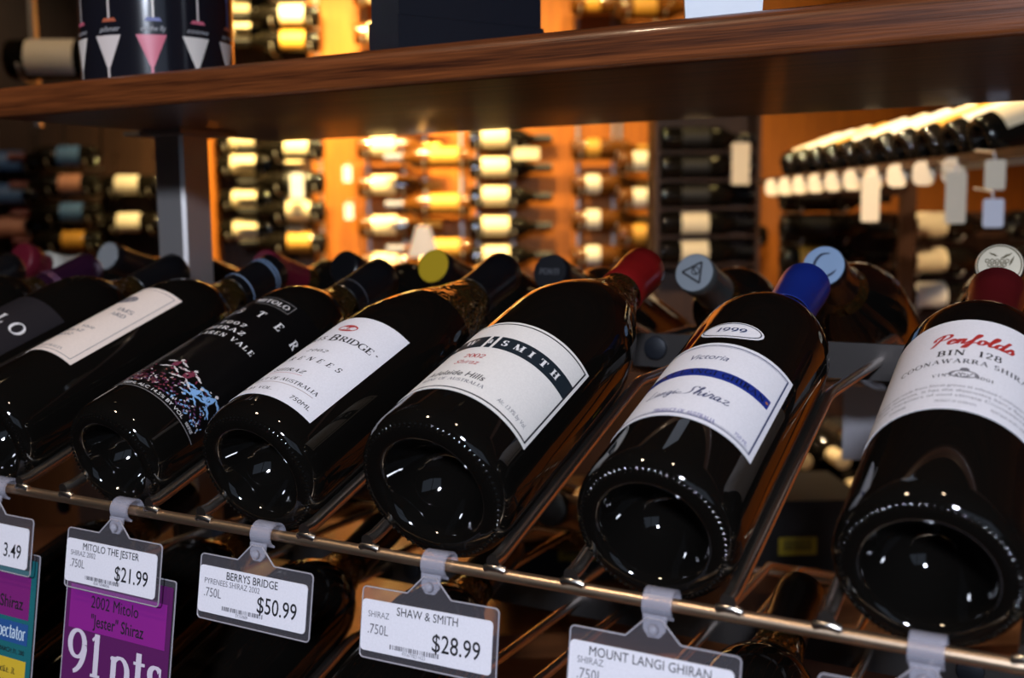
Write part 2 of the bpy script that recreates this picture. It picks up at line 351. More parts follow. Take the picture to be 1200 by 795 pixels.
# the street wall behind the camera, with a shop window
wx0, wx1, wz0, wz1 = -0.6, 1.7, -.1, 1.35
wf = MB()
for (a, b_, c, d_) in ((UL, wx0, FLOOR_Z, CEIL_Z), (wx1, UR, FLOOR_Z, CEIL_Z), (wx0, wx1, FLOOR_Z, wz0), (wx0, wx1, wz1, CEIL_Z)):
    wf.box(((a+b_)/2, 0, (c+d_)/2), (b_-a, .1, d_-c))
wfo = struct(wf.build('wall_front', WALLP)); wfo.location = W(0, VB-.05, 0); wfo.rotation_euler = (0, 0, ROOM_ANGLE)
wn = MB()
for a in (wx0+.03, (wx0+wx1)/2, wx1-.03): wn.box((a, 0, (wz0+wz1)/2), (.06, .08, wz1-wz0))
for z in (wz0+.03, wz1-.03): wn.box(((wx0+wx1)/2, 0, z), (wx1-wx0, .08, .06))
wno = struct(wn.build('window_1', DARKWOOD)); wno.location = W(0, VB-.05, 0); wno.rotation_euler = (0, 0, ROOM_ANGLE)

# dark panelling behind the left half of the bottle wall, amber wood post beside it
uA, _ = uz(366, 220, 3.93); uB, _ = uz(-260, 220, 3.93); uP0, _ = uz(239, 220, 3.86); uP1, _ = uz(253, 220, 3.86)
struct(quad_box('trim_1', uB, uA, 3.92, 3.95, FLOOR_Z, CEIL_Z, DARKWOOD))
struct(quad_box('trim_2', uP0, uP1, 3.84, 3.92, FLOOR_Z, CEIL_Z, WALLWOOD))

# ------------------------------------------------------------------ lamps
def spot_lamp(name, loc, target, power, col, size, blend, label, radius=0.03, group='ceiling spotlights'):
    """ceiling spotlight: canopy, stem, can, glowing lens and its light"""
    loc = Vector(loc); tgt = Vector(target); dv = (tgt-loc).normalized()
    root = empty(name, (loc.x, loc.y, CEIL_Z)); tag(root, label, 'spotlight', group)
    MB().lathe([(.05, -.025), (.05, 0)], 20).build('canopy', BLACK_METAL, root, True, 40)
    h = CEIL_Z-loc.z
    MB().tube([(0,0,0), (0,0,-h)], .008, 8).build('stem', BLACK_METAL, root, True)
    q = dv.to_track_quat('Z', 'Y')
    can = MB().lathe([(.02, -.07), (.045, -.05), (.05, .05), (.045, .05), (.042, .02), (0, .02)], 24).build('can', BLACK_METAL, root, True, 40)
    can.location = (0,0,-h); can.rotation_mode = 'QUATERNION'; can.rotation_quaternion = q
    ln = MB().lathe([(.0, .0), (.041, .0)], 24).build('lens', mat('lens_'+name+str(col[2]), (1,1,1), .5, emit=col, es=12.0), can, True)
    ln.location = (0, 0, .024)
    li = bpy.data.lights.new(name+'_light', 'SPOT'); li.energy = power; li.color = col; li.spot_size = R_(size); li.spot_blend = blend; li.shadow_soft_size = radius
    lo = bpy.data.objects.new(name+'_light', li); COL.objects.link(lo); lo.location = loc+dv*.06
    lo.rotation_mode = 'QUATERNION'; lo.rotation_quaternion = (-dv).to_track_quat('Z', 'Y')
    return root
BLACK_METAL = mat('black_metal', (.02, .02, .02), .45, metal=.6)
# wall washers over the bottle wall
for i, (px, pw, tz) in enumerate(((300, 130, .25), (392, 330, .15), (465, 210, .25), (590, 170, .25), (735, 60, .25), (900, 34, .2))):
    u, _ = uz(px, 220, 3.9)
    spot_lamp('ceiling_spotlight', W(u, 3.05, 1.55), W(u, 3.92, tz), pw, WARM, 62, .8,
              ['warm ceiling spotlight over the dark bottle panel', 'warm ceiling spotlight over the brightest amber wall strip', 'warm ceiling spotlight over the cream label column', 'warm ceiling spotlight over the long label column', 'dim warm ceiling spotlight over the sparse bottle columns', 'dim warm ceiling spotlight over the plain brown wall'][i])
spot_lamp('ceiling_spotlight', W(.35, 2.3, 1.55), W(1.1, 2.1, .22), 190, (1, .72, .40), 70, .7, 'warm ceiling spotlight over the right-hand bottle display')
spot_lamp('ceiling_spotlight', W(-2.0, 2.3, 1.5), W(-2.2, 3.9, .2), 34, (1, .7, .42), 70, .8, 'dim ceiling spotlight over the far left bottles')
spot_lamp('ceiling_spotlight', W(.25, 1.1, 1.55), W(1.05, 2.7, -.05), 230, (1, .72, .42), 50, .7, 'added warm fill light aimed at the hanging cards of the right-hand display')  # extra lamp added to brighten the dark side-on bottles and hanging cards
spot_lamp('ceiling_spotlight', W(-.75, 1.25, 1.5), W(-.84, 2.1, .42), 22, (1, .70, .40), 40, .7, 'small added warm fill light aimed at the upper left bottle')  # made-up lamp, put in only to lift the dim upper left label
# lights over the aisle
spot_lamp('ceiling_spotlight', (.95, -2.05, 1.02), (.0, .1, 0.02), 250, COOL, 42, .6, 'cool white ceiling spotlight over the aisle', .10)
spot_lamp('ceiling_spotlight', (-.55, -.75, 1.5), (-.25, .05, 0), 24, SOFTWARM, 60, .7, 'warm ceiling spotlight left above the rack', .04)
spot_lamp('ceiling_spotlight', (.45, -.35, 1.6), (.2, .2, .2), 7, SOFTWARM, 60, .7, 'small warm ceiling spotlight straight above the rack', .03)

# ------------------------------------------------------------------ the wine rack
S = .112; TH_ = R_(19.0); dax = Vector((0, math.cos(TH_), math.sin(TH_))); nax = Vector((0, -math.sin(TH_), math.cos(TH_)))
YR = .327                                     # ridge of the two-sided rack
def rest(r): return math.sqrt((r+.0035)**2 - .036**2)   # height of a bottle axis above the wire plane
WIRE_N = -rest(.042)
ROTF = (TH_-math.pi/2, 0, 0); ROTB = (TH_-math.pi/2, 0, math.pi)
def base_front(t, r, slide=0, dz=0): return Vector((t*S, 0, dz)) + nax*(WIRE_N+rest(r)) + dax*slide
def base_back(t, r, slide=0, dz=0):
    p = base_front(t, r, slide, dz); return Vector((p.x, 2*YR-p.y, p.z))
rodP = -dax*.010 + nax*(WIRE_N-.0062)
REAR_SLOTS = (-7.1, -5.9, -3.95, -3.05, -2.1, -1.13, 0.0, .87, 1.93, 3.0)
def rack_tier(dz, t0, t1, label_suffix):
    x0, x1 = (t0-.6)*S, (t1+.6)*S
    for side in (0, 1):
        fl = (lambda p: Vector((p.x, 2*YR-p.y, p.z))) if side else (lambda p: p)
        p0 = fl(rodP+Vector((x0, 0, dz)))
        root = empty('wire_rack', (p0.x, p0.y, p0.z))
        tag(root, ('front' if side == 0 else 'rear')+' sloping wire bottle rack with nickel rod, '+label_suffix, 'wire rack')
        rb = MB().tube([(0,0,0), (x1-x0, 0, 0)], .0030, 14).build('front_rod', ROD, root, True, 60)
        for t in ([q for q in REAR_SLOTS if q >= t0-.5] if side else range(t0, t1+1)):
            for sx in (-1, 1):
                P = []
                for l, dn_ in ((-.0115, .0016), (-.006, .0002), (.0, 0), (.06, 0), (.12, 0), (.172, 0)):
                    P.append(Vector((t*S+sx*.036, 0, dz)) + dax*l + nax*(WIRE_N+dn_))
                e = P[-1]; bend = Vector((e.x, e.y+.009, e.z+.0012)); P += [bend, Vector((e.x, e.y+.02, bend.z)), Vector((e.x, YR-.0018, bend.z))]
                mb = MB().tube([fl(p)-p0 for p in P], .0035, 10)
                # weld bead where the wire meets the rod
                w0 = Vector((t*S+sx*.036, 0, dz)) - dax*.0105 + nax*(WIRE_N-.0032)
                mb.tube([fl(w0+Vector((-.005,0,0)))-p0, fl(w0+Vector((-.002,-.001,.0012)))-p0, fl(w0+Vector((.002,-.001,.0012)))-p0, fl(w0+Vector((.005,0,0)))-p0], .0021, 8)
                mb.build('wire', CHROME, root, True, 60)
    bend_z = (dax*.172+nax*WIRE_N).z+.0012
    bar = empty('ridge_bar', ((x0+x1)/2, YR, dz+bend_z-.0005)); tag(bar, 'flat steel bar along the ridge of the rack, '+label_suffix, 'steel bar')
    MB().box((0,0,0), (x1-x0, .0036, .025)).build('strip', DARKSTEEL, bar)
    for t in range(-6, t1+1, 2):
        bo = MB().lathe([(.0, -.0015), (.0085, -.0015), (.009, 0), (.0085, .0022), (.006, .0032), (0, .0034)], 24).build('bolt_head', mat('bolt_black', (.012,.014,.02), .5, metal=.3), bar, True, 40)
        bo.rotation_euler = (math.pi/2, 0, 0); bo.location = (t*S-.0106-(x0+x1)/2, -.0030, .002)
rack_tier(0, -7, 3, 'under the wooden shelf')
rack_tier(-.205, -4, 3, 'on the tier below')

# square steel posts
def post(x, y, label):
    root = empty('shelf_post', (x, y, FLOOR_Z)); tag(root, label, 'post')
    h = .2145-FLOOR_Z; a = .019; c = .003
    pr = [(-a+c,-a),(a-c,-a),(a,-a+c),(a,a-c),(a-c,a),(-a+c,a),(-a,a-c),(-a,-a+c)]
    MB().prism(pr, lambda X, Y, t: (X, Y, t), 0.0, h-.004).build('tube', STEEL, root)
    MB().box((0,0,h-.002), (.075, .075, .004)).build('top_plate', STEEL, root)
    MB().box((0,0,.003), (.09, .09, .006)).build('foot_plate', STEEL, root)
post(-.5113, .3485, 'square brushed steel post holding the wooden shelf')
post(.86, .3485, 'steel post beyond the right end of the rack')

# the wooden shelf board
SX0, SX1, SY0, SY1, SZ0, ST = -.527, .95, .162, .506, .215, .0255
prof = []
rr = .009
for k in range(7):
    a = math.pi*1.5 - (math.pi/2)*k/6; prof.append((SY0+.004+.004*math.cos(a), .004+.004*math.sin(a)))
for k in range(9):
    a = math.pi - (math.pi/2)*k/8; prof.append((SY0+rr+rr*math.cos(a), ST-rr+rr*math.sin(a)))
prof += [(SY1-.003, ST), (SY1, ST-.003), (SY1, .002), (SY1-.002, 0)]
shelf = MB().prism(prof, lambda y, z, t: (t, y-(SY0+SY1)/2, z), -(SX1-SX0)/2, (SX1-SX0)/2).build('shelf_board', SHELFWOOD, None, True, 35)
shelf.location = ((SX0+SX1)/2, (SY0+SY1)/2, SZ0)
tag(shelf, 'long varnished dark wood shelf board with rounded front edge above the bottles', 'shelf')

# ------------------------------------------------------------------ bottles
def profile(kind, r, L=.296):
    heel = [(0, .030), (.008, .029), (.017, .023), (.0235, .012), (.0265, .004), (.0285, .0006), (.0305, -.0002)]
    k = r/.042
    heel = [(a*k if a else 0, b) for a, b in heel]
    hl = heel + [(r-.0065, .0002), (r-.0038, .0014), (r-.0016, .0040), (r-.0004, .0075), (r, .012)]
    if kind == 'burgundy':
        up = [(r, .05), (r, .10), (r, .142), (r*.985, .155), (r*.94, .167), (r*.86, .180), (r*.74, .194), (r*.61, .208), (r*.50, .221), (.0172, .233), (.0152, .245)]
    elif kind == 'slope':
        up = [(r, .05), (r, .10), (r, .132), (r*.97, .147), (r*.90, .163), (r*.80, .180), (r*.67, .197), (r*.55, .213), (.0185, .228), (.0155, .240), (.0148, .248)]
    else:
        up = [(r, .05), (r, .11), (r, .168), (r*.985, .178), (r*.93, .188), (r*.83, .197), (r*.68, .206), (r*.52, .215), (.0172, .224), (.0152, .235), (.0147, .245)]
    tip = [(.0145, .262), (.0142, .283), (.0142, .286), (.0152, .2865), (.0152, .292), (.0142, .2935), (.0142, .2952)]
    return hl, up, tip
def wine_bottle(t, r, kind, cap, cap_from, label, row='front', slide=0, detail=True, dz=0, cap_top=None, cap_bands=None, neck_split=None, group=None, caplen=.2972, capr=.0158, dL=.008):
    sq = lambda P: [(a, b-dL*max(0, b-.2)/.097) for a, b in P]
    loc = base_front(t, r, slide, dz) if row == 'front' else base_back(t, r, slide, dz)
    root = empty('wine_bottle', loc, ROTF if row == 'front' else ROTB); tag(root, label, 'wine bottle', group)
    hl, up, tip = profile(kind, r)
    neck_split = neck_split or (.226 if row != 'front' else 0) or {'bordeaux': .206, 'burgundy': .194, 'slope': .180}[kind]
    lo = [p for p in hl+up if p[1] <= neck_split or p in hl]; hi = [lo[-1]] + [p for p in up+tip if p[1] > lo[-1][1]]
    n = 72 if detail else 36
    body = MB().lathe(sq(lo), n, True).build('body', GLASS, root, True)
    MB().lathe(sq(hi), n).build('neck', NECKGLASS, root, True, 50)
    # capsule
    c0 = cap_from; cp = [(r_+.0006, z) for r_, z in up+tip if z > c0 and z < .280] or [(.0152, .27)]
    r0 = cp[0][0]; cps = [(r0+.0002, c0), (r0+.0006, c0+.0006)] + cp[0:] 
    cps = [(max(a, .0150), b) for a, b in cps]
    cps += [(capr-.0002, .2815), (capr, .2835), (capr, caplen-.0016), (capr-.0010, caplen-.0003), (capr-.002, caplen)]
    cps += [(.004, caplen), (0, caplen)]
    co = MB().lathe(sq(cps), 40, True).build('capsule', cap, root, True, 40)
    if cap_bands:
        for z0, z1, bm in cap_bands:
            ra = max(a for a, b in cps if b <= z1+.02 and b >= z0-.02) if z0 < .27 else capr
            MB().lathe(sq([(ra+.0002, z0), (ra+.0004, z0+.0003), (ra+.0004, z1-.0003), (ra+.0002, z1)]), 40, True).build('band', bm, co, True, 40)
    if cap_top:
        MB().lathe(sq([(capr-.0006, caplen-.0002), (capr-.001, caplen+.0006), (.011, caplen+.0007), (0, caplen+.0005)]), 36, True).build('top_disc', cap_top, co, True, 40)
    if detail:
        kn = MB(); N_ = 76
        for i in range(N_):
            a = 2*math.pi*i/N_; ra, za = r-.0050, .0006
            c = Vector((ra*math.cos(a), ra*math.sin(a), za)); e = Vector((math.cos(a), math.sin(a), 0)); f_ = Vector((-math.sin(a), math.cos(a), 0)); g = Vector((0,0,1))
            for (w1, h1) in ((.0011, .0),):
                vs = [c-e*.0016, c+f_*w1, c+e*.0016+g*.0006, c-f_*w1, c-g*.0010, c+e*.0009-g*.0004, c-e*.0009-g*.0008]
                kn.add(vs, [(0,3,6),(0,6,1),(6,3,4),(6,4,1),(4,3,5),(4,5,1),(5,3,2),(5,2,1)])
        kn.build('knurled_ring', GLASS, body, True)
    root['r'] = r
    return root, r, body, co
def label_sheet(root, r, x0, x1, y0, y1, material, name='label'):
    """paper wrapped round the bottle with real thickness; degrees and metres"""
    a0, a1 = R_(x0)*r, R_(x1)*r; n = max(6, int((x1-x0)/3))
    b = MB(); vs = []
    for rr_ in (r+.00002, r+.00022):
        for j in (0, 1):
            for i in range(n+1):
                a = (a0+(a1-a0)*i/n)/r; vs.append((rr_*math.sin(a), -rr_*math.cos(a), (y0, y1)[j]))
    m_ = n+1; fs = [(2*m_+i, 2*m_+i+1, 3*m_+i+1, 3*m_+i) for i in range(n)]
    fs += [(2*m_+i+1, 2*m_+i, i, i+1) for i in range(n)] + [(3*m_+i, 3*m_+i+1, m_+i+1, m_+i) for i in range(n)]
    fs += [(0, 2*m_, 3*m_, m_), (n, m_+n, 3*m_+n, 2*m_+n)]
    b.add(vs, fs); o = b.build(name, material, root, True, 40); return o
def deg(r, a): return R_(a)*r
def put(src, r, phi0, phi1, base, h):
    return fit(src, deg(r, phi1-phi0), h, deg(r, (phi0+phi1)/2), base)

WHITE = paper('cool_white_label', (.80, .79, .84)); CREAM = paper('cream_label', (.80, .69, .62)); OFFW = paper('off_white_label', (.82, .79, .76))
RED_INK = mat('red_ink', (.45, .025, .02), .5); NAVY = mat('navy_ink', (.02, .035, .12), .5); BLUE_BAND = mat('blue_band_ink', (.012, .03, .25), .45)
GREY_INK = mat('grey_ink', (.16, .155, .18), .6); WHITE_INK = mat('white_ink', (.80, .79, .80), .5); DARKBAND = mat('slate_band_ink', (.012, .02, .028), .45)
ORANGE_INK = mat('orange_ink', (.5, .17, .04), .6); GREEN_INK = mat('violet_ink', (.10, .09, .30), .6)
CAP_BLACK = capmat('black_capsule', (.004, .004, .005), .30, 0); CAP_RED = capmat('red_capsule', (.17, .006, .006), .30); CAP_BLUE = capmat('blue_capsule', (.008, .022, .19), .30)
CAP_MAROON = capmat('maroon_capsule', (.085, .006, .008), .32); CAP_PURPLE = capmat('purple_capsule', (.025, .006, .022), .28, .4); CAP_GREY = capmat('grey_green_capsule', (.05, .055, .055), .4)
CAP_PINK = capmat('pink_red_capsule', (.11, .007, .018), .4); CAP_SILVER = capmat('silver_cap', (.27, .30, .33), .42, .4); CAP_SKY = capmat('pale_blue_cap', (.24, .34, .50), .4, .2); CAP_YELLOW = capmat('yellow_cap', (.46, .30, .012), .45, .1); CAP_GOLD = capmat('pale_gold_cap', (.62, .55, .42), .35, .4)
BAND_BLUE = mat('blue_cap_band', (.20, .28, .42), .4)

# -- bottle with the big letter on black label, far left
r = .0375
b0, r, _, _ = wine_bottle(-4, r, 'bordeaux', CAP_BLACK, .238, 'wine bottle with black label and white letter O at the left picture edge')
lb = label_sheet(b0, r, -70, 62, .030, .138, mat('black_label', (.016, .014, .017), .45, spec=.3)); lb['label'] = 'black paper label'
on_bottle('lettering', [put(serif('LO', .5), r, 14, 52, .098, .0115)], r, WHITE_INK, lb)
on_bottle('lower_panel', [patch(deg(r,-60), deg(r,55), .036, .074, 24)], r, WHITE, lb)

# -- bottle 1: cream label, right half in view
r = .0375
b1, r, _, _ = wine_bottle(-3, r, 'bordeaux', CAP_BLACK, .238, 'wine bottle with plain cream thin-bordered label and black cap with pale blue rings', cap_bands=[(.279, .2805, BAND_BLUE), (.283, .2845, BAND_BLUE), (.247, .2482, BAND_BLUE)])
lb = label_sheet(b1, r, -58, 43, .0572, .1622, CREAM)
on_bottle('border', frame2d(deg(r,-52), deg(r,37.5), .0602, .1590, .0005), r, GREY_INK, lb)
on_bottle('crest', [ellipse2d(deg(r,-6), .1400, .0065, .0042), ring2d(deg(r,-6), .1405, .0095, .0052, .0014)]+[patch(deg(r,-18)+i*.0018, deg(r,-18)+i*.0018+.0011, .1365+.0004*(i%3), .1440-.0005*(i%2)) for i in range(9)], r, GREY_INK, lb)
on_bottle('lettering', [put(serif('IMS', .08), r, 5, 26, .1225, .0042), put(serif('ARD', .08), r, 5, 25, .1155, .0042),
    put(sans('Vale', 0, .2), r, -1, 17, .0935, .0034), put(serif('SHIRAZ'), r, -22, 11, .0868, .0034), put(serif('2002'), r, -16, 6, .0803, .0034), put(serif('WINE OF AUSTRALIA'), r, -38, 20, .0632, .0024)], r, GREY_INK, lb)

# -- bottle 2: black printed label
r = .0365
b2, r, _, _ = wine_bottle(-2, r, 'bordeaux', CAP_BLACK, .236, 'wine bottle with black label, white lettering and a small colourful printed scene', cap_bands=[(.248, .2492, mat('dark_cap_band', (.05,.05,.06), .4))])
BLK2 = mat('satin_black_label', (.003, .0028, .003), .30, spec=.3)
lb = label_sheet(b2, r, -62, 92, .0285, .163, BLK2)
on_bottle('border', [patch(deg(r,-62), deg(r,91), .0287, .0292, 40), patch(deg(r,-62), deg(r,-61), .0287, .163, 1), patch(deg(r,-8), deg(r,38), .1600, .1604, 14), patch(deg(r,-8), deg(r,38), .1500, .1504, 14), patch(deg(r,37.4), deg(r,38), .1500, .1604)], r, mat('grey_line_ink', (.22,.21,.21), .5), lb)
on_bottle('lettering', [put(serif('MITOLO', .12), r, -8, 34, .1528, .0046), put(serif('J', 0), r, -40, -35, .1335, .0072), put(serif('E', 0), r, -24, -17, .1335, .0072), put(serif('S', 0), r, -10, -4, .1335, .0072), put(serif('T', 0), r, 16, 23, .1335, .0072), put(serif('E', 0), r, 41, 47.5, .1325, .0072), put(serif('R', 0), r, 65, 73, .1325, .0072),
    put(serif('2002', .3), r, -10, 22, .1172, .0038), put(serif('SHIRAZ', .25), r, -22, 30, .1090, .0042), put(serif('MCLAREN VALE', .3), r, -36, 53, .1005, .0042), put(sans('750ML ALC 14.5% BY VOL', .012), r, -12, 65, .0308, .0024), put(sans('WINE OF AUST', .012), r, 70, 82, .0308, .0020)], r, WHITE_INK, lb)
rnd = random.Random(3)
cols = {'maroon': (.16, .025, .05), 'violet': (.13, .045, .12), 'sky': (.22, .42, .72), 'bone': (.62, .58, .58), 'rust': (.30, .10, .08)}
def blob(cx, cy, a, L, w, n=7):
    pts = [(cx+math.cos(a)*L*(i/n-.5), cy+math.sin(a)*L*(i/n-.5)+.2*w*math.sin(i*2.1)) for i in range(n+1)]
    return ribbon(pts, [max(.0002, w*math.sin(math.pi*(i+.4)/(n+.8))) for i in range(n+1)])
pr = {k: [] for k in cols}
for i in range(330):                                     # chequered floor of tumbling figures, thinning towards the top
    ph = -45+rnd.random()*132; ll = .0345+abs(rnd.gauss(0, .011))
    top = .037+.030*math.exp(-((ph-8)/26)**2)+.022*math.exp(-((ph-62)/16)**2)+.018*math.exp(-((ph-36)/9)**2)
    if ll > top: continue
    k = rnd.choice(['maroon', 'violet', 'bone', 'rust', 'maroon', 'violet']) if ph < 38 else rnd.choice(['sky', 'violet', 'bone', 'sky', 'maroon'])
    pr[k].append(blob(deg(r, ph), ll, rnd.random()*3, .0012+.0012*rnd.random(), .0007+.0004*rnd.random(), 3))
for ph, ll, s_ in ((14, .060, 1.0), (34, .056, 1.15), (52, .050, 1.0), (66, .054, 1.2)):   # figures: trunk, head, limbs
    kk = 'maroon' if ph < 45 else 'sky'; x = deg(r, ph)
    pr[kk].append(blob(x, ll, 1.2, .0075*s_, .0042*s_)); pr['bone'].append(blob(x+.001, ll+.0052*s_, .4, .0024, .0022))
    for a, dx, dy, L in ((.3, -.0042, -.0042, .0085), (-.5, .004, -.0046, .0080), (.15, -.0045, .0022, .0070), (-.35, .0048, .0026, .0072)):
        pr['bone' if ph < 45 else 'sky'].append(blob(x+dx*s_, ll+dy*s_, a, L*s_, .0014*s_)); 
    for q in range(5): pr[kk].append(blob(x+rnd.gauss(0, .003), ll+rnd.gauss(0, .003), rnd.random()*3, .003, .0011, 4))
for k in cols: 
    if pr[k]: on_bottle('figure_print', pr[k], r, mat('print_'+k, cols[k], .5), lb)

# -- bottle 3
r = .0393
b3, r, _, _ = wine_bottle(-1, r, 'slope', CAP_BLACK, .240, 'wine bottle with plain white label, red oval emblem and the words Berrys Bridge')
lb = label_sheet(b3, r, -52, 52, .0185, .1168, WHITE)
em = on_bottle('emblem', [ellipse2d(deg(r,1), .1018, .0066, .0042)], r, RED_INK, lb)
on_bottle('emblem_detail', [patch(deg(r,1)-.0045+i*.0018, deg(r,1)-.0045+i*.0018+.0009, .0995+.0003*(i%2), .1012+.0008*(i%3)) for i in range(6)]+[patch(deg(r,1)-.005, deg(r,1)+.005, .0992, .0996, 4)], r, WHITE_INK, em, 2)
on_bottle('lettering', [put(serif('B', 0), r, -43, -36, .0846, .0075), put(serif('ERRYS', .02), r, -35, -8, .0856, .0052), put(serif('B', 0), r, -3.5, 5.5, .0846, .0078), put(serif('RIDGE', .02), r, 6.5, 39, .0856, .0056), put(serif('*', 0), r, 42.6, 44.6, .0868, .0050),
    put(serif('2002', .25, .2), r, -10, 11, .0700, .0030), put(serif('PYRENEES', .75, .2), r, -36, 35, .0590, .0042), put(serif('SHIRAZ', .15, .2), r, -16, 15, .0452, .0034), put(serif('PRODUCT OF AUSTRALIA', .08), r, -40, 39, .0347, .0030), put(serif('13.5% BY VOL.', .1), r, -34, 7, .0240, .0027), put(sans('750ML', .01), r, 25, 44, .0232, .0032)], r, BLACK_INK, lb)
on_bottle('underline', [patch(deg(r,-18+i*1.7), deg(r,-17+i*1.7), .0430, .0434) for i in range(20)], r, RED_INK, lb)
on_bottle('arc_line', [patch(deg(r,-40), deg(r,38), .0322, .0325, 24)], r, mat('brown_ink', (.22,.10,.06), .6), lb)

# -- bottle 4
r = .042
b4, r, _, _ = wine_bottle(0, r, 'burgundy', CAP_RED, .247, 'wine bottle with red cap and cream label with dark band reading Smith')
lb = label_sheet(b4, r, -72, 73, .0268, .1045, OFFW)
on_bottle('border', frame2d(deg(r,-69.5), deg(r,70.5), .0288, .1025, .0010, 48), r, BLACK_INK, lb)
bd = on_bottle('band', [patch(deg(r,4.5), deg(r,69.3), .0733, .0862, 24), patch(deg(r,-2.5), deg(r,2.2), .0733, .0862, 2), patch(deg(r,-69), deg(r,-4.8), .0733, .0862, 24)], r, DARKBAND, lb)
sm = []
for ch, a, b in (('S', 8.6, 13.4), ('M', 18.6, 26), ('I', 30.3, 33.7), ('T', 39.3, 45), ('H', 50, 56.6), ('S', -62, -57), ('H', -51, -44), ('A', -37, -30), ('W', -21.5, -11.5)):
    TH, TN = .26, .07
    for k_ in [k for k in _tc if k[0] == 'serif' and k[1] == ch]: _tc.pop(k_)
    sm.append(put(serif(ch, 0), r, a, b, .0769, .0056)); [_tc.pop(k) for k in [k for k in _tc if k[0] == 'serif' and k[1] == ch]]
TH, TN = .19, .072
sm.append(put(sans('&', .02), r, -1.8, 1.4, .0775, .0045))
on_bottle('band_lettering', sm, r, WHITE_INK, bd, 2)
on_bottle('variety_lettering', [put(serif('2002', .05), r, -9.5, 6.5, .0610, .0042), put(sans('Shiraz', 0, .3), r, -12, 7.5, .0540, .0044)], r, RED_INK, lb)
on_bottle('lettering', [put(sans('Adelaide Hills', .006, .12), r, -25, 20.5, .0415, .0050)], r, BLACK_INK, lb)
on_bottle('small_lettering', [put(serif('WINE OF AUSTRALIA', .05), r, -25, 24.5, .0362, .0027), put(sans('Alc. 13.9% by Vol.', 0, .1), r, 37, 63, .0342, .0030)], r, GREY_INK, lb)

# -- bottle 5
r = .0380
b5, r, _, _ = wine_bottle(1, r, 'bordeaux', CAP_BLUE, .236, 'wine bottle with blue cap and white label with blue band and oval 1999 sticker', dL=.014)
lb = label_sheet(b5, r, -66, 63.5, .0392, .1148, WHITE)
on_bottle('border', frame2d(deg(r,-62), deg(r,59.5), .0418, .1122, .0007, 40)+frame2d(deg(r,-61), deg(r,58.4), .0432, .1108, .00025, 40), r, NAVY, lb)
bd = on_bottle('band', [patch(deg(r,-62), deg(r,54.5), .0785, .0862, 36)], r, BLUE_BAND, lb)
on_bottle('band_lettering', [put(serif('MOUNT LANGI GHIRAN', .1), r, -52, 49, .0803, .0042)], r, mat('deep_blue_ink', (.004,.006,.03), .5), bd, 2)
on_bottle('band_star', [ellipse2d(deg(r,52), .0822, .0009, .0009, 8), ellipse2d(deg(r,-30), .0822, .0009, .0009, 8)], r, ORANGE_INK, bd, 2)
on_bottle('lettering', [put(sans('Victoria', 0, .3), r, -16.5, 12.5, .0965, .0052)], r, NAVY, lb)
on_bottle('script_lettering', [put(script('Langi', .085), r, -33, -8, .0598, .0062), put(script('Shiraz', .085), r, -9, 30.5, .0598, .0078)], r, mat('ink_blue_black', (.03,.04,.12), .5), lb)
on_bottle('small_lettering', [put(serif('PRODUCT OF AUSTRALIA', .05), r, -16, 28, .0465-.004, .0030), put(sans('750 ML', 0), r, 43, 54.5, .0445, .0026), put(sans('13.5% VOL', 0), r, -56, -44, .0445, .0022)], r, GREEN_INK, lb)
ov = on_bottle('vintage_sticker', [ellipse2d(deg(r,.5), .1305, deg(r,25.5), .0092, 40)], r, WHITE, b5, .8)
on_bottle('sticker_border', [ring2d(deg(r,.5), .1305, deg(r,23.6), .0080, .0006, 48)], r, BLACK_INK, ov, 1.8)
on_bottle('sticker_lettering', [put(serif('1999', .12, .15), r, -11, 12, .1283, .0046)], r, NAVY, ov, 1.8)

# -- bottle 6
r = .0375
b6, r, _, _ = wine_bottle(2, r, 'bordeaux', CAP_MAROON, .238, 'wine bottle with maroon cap and white label with red script, nearest the right edge', dL=.015)
lb = label_sheet(b6, r, -100, 100, .0668, .1572, WHITE)
on_bottle('script_lettering', [put(script('Penfolds', .15), r, -25, 32, .1300, .0105)], r, RED_INK, lb)
on_bottle('bin_lettering', [put(serif('BIN', .12), r, -18, 0, .1178, .0056), put(serif('128', .14), r, 9.5, 24.5, .1178, .0056)], r, BLACK_INK, lb)
on_bottle('lettering', [put(serif('COONAWARRA SHIRAZ', .16), r, -44, 50, .1098, .0042), put(serif('VINTAGE 2001', .22), r, -17, 22, .0964, .0028)], r, mat('soft_black_ink', (.05,.05,.06), .6), lb)
on_bottle('crest', [ring2d(deg(r,3), .0992, .0062, .0036, .0009), ellipse2d(deg(r,3), .1035, .002, .0018)]+[blob(deg(r,3)+(i-4)*.0016, .0988+.0014*math.sin(i*2.2), .7*i, .003, .0007, 4) for i in range(9)], r, GREY_INK, lb)
on_bottle('small_lettering', [put(sans('This wine was made from Shiraz grown at selected Coonawarra vineyards'), r, -62, 66, .0868, .0024), put(sans('in South Australia. It has the distinctive berry flavours and'), r, -62, 64, .0824, .0024), put(sans('other characters of cool climate Coonawarra fruit.'), r, -56, 60, .0780, .0024),
    put(serif('PRODUCT OF AUSTRALIA'), r, -10, 15, .0725, .0018), put(serif('750ML'), r, -42, -28, .0725, .0018), put(serif('PENFOLDS WINES AUSTRALIA'), r, 24, 56, .0725, .0018)], r, GREY_INK, lb)

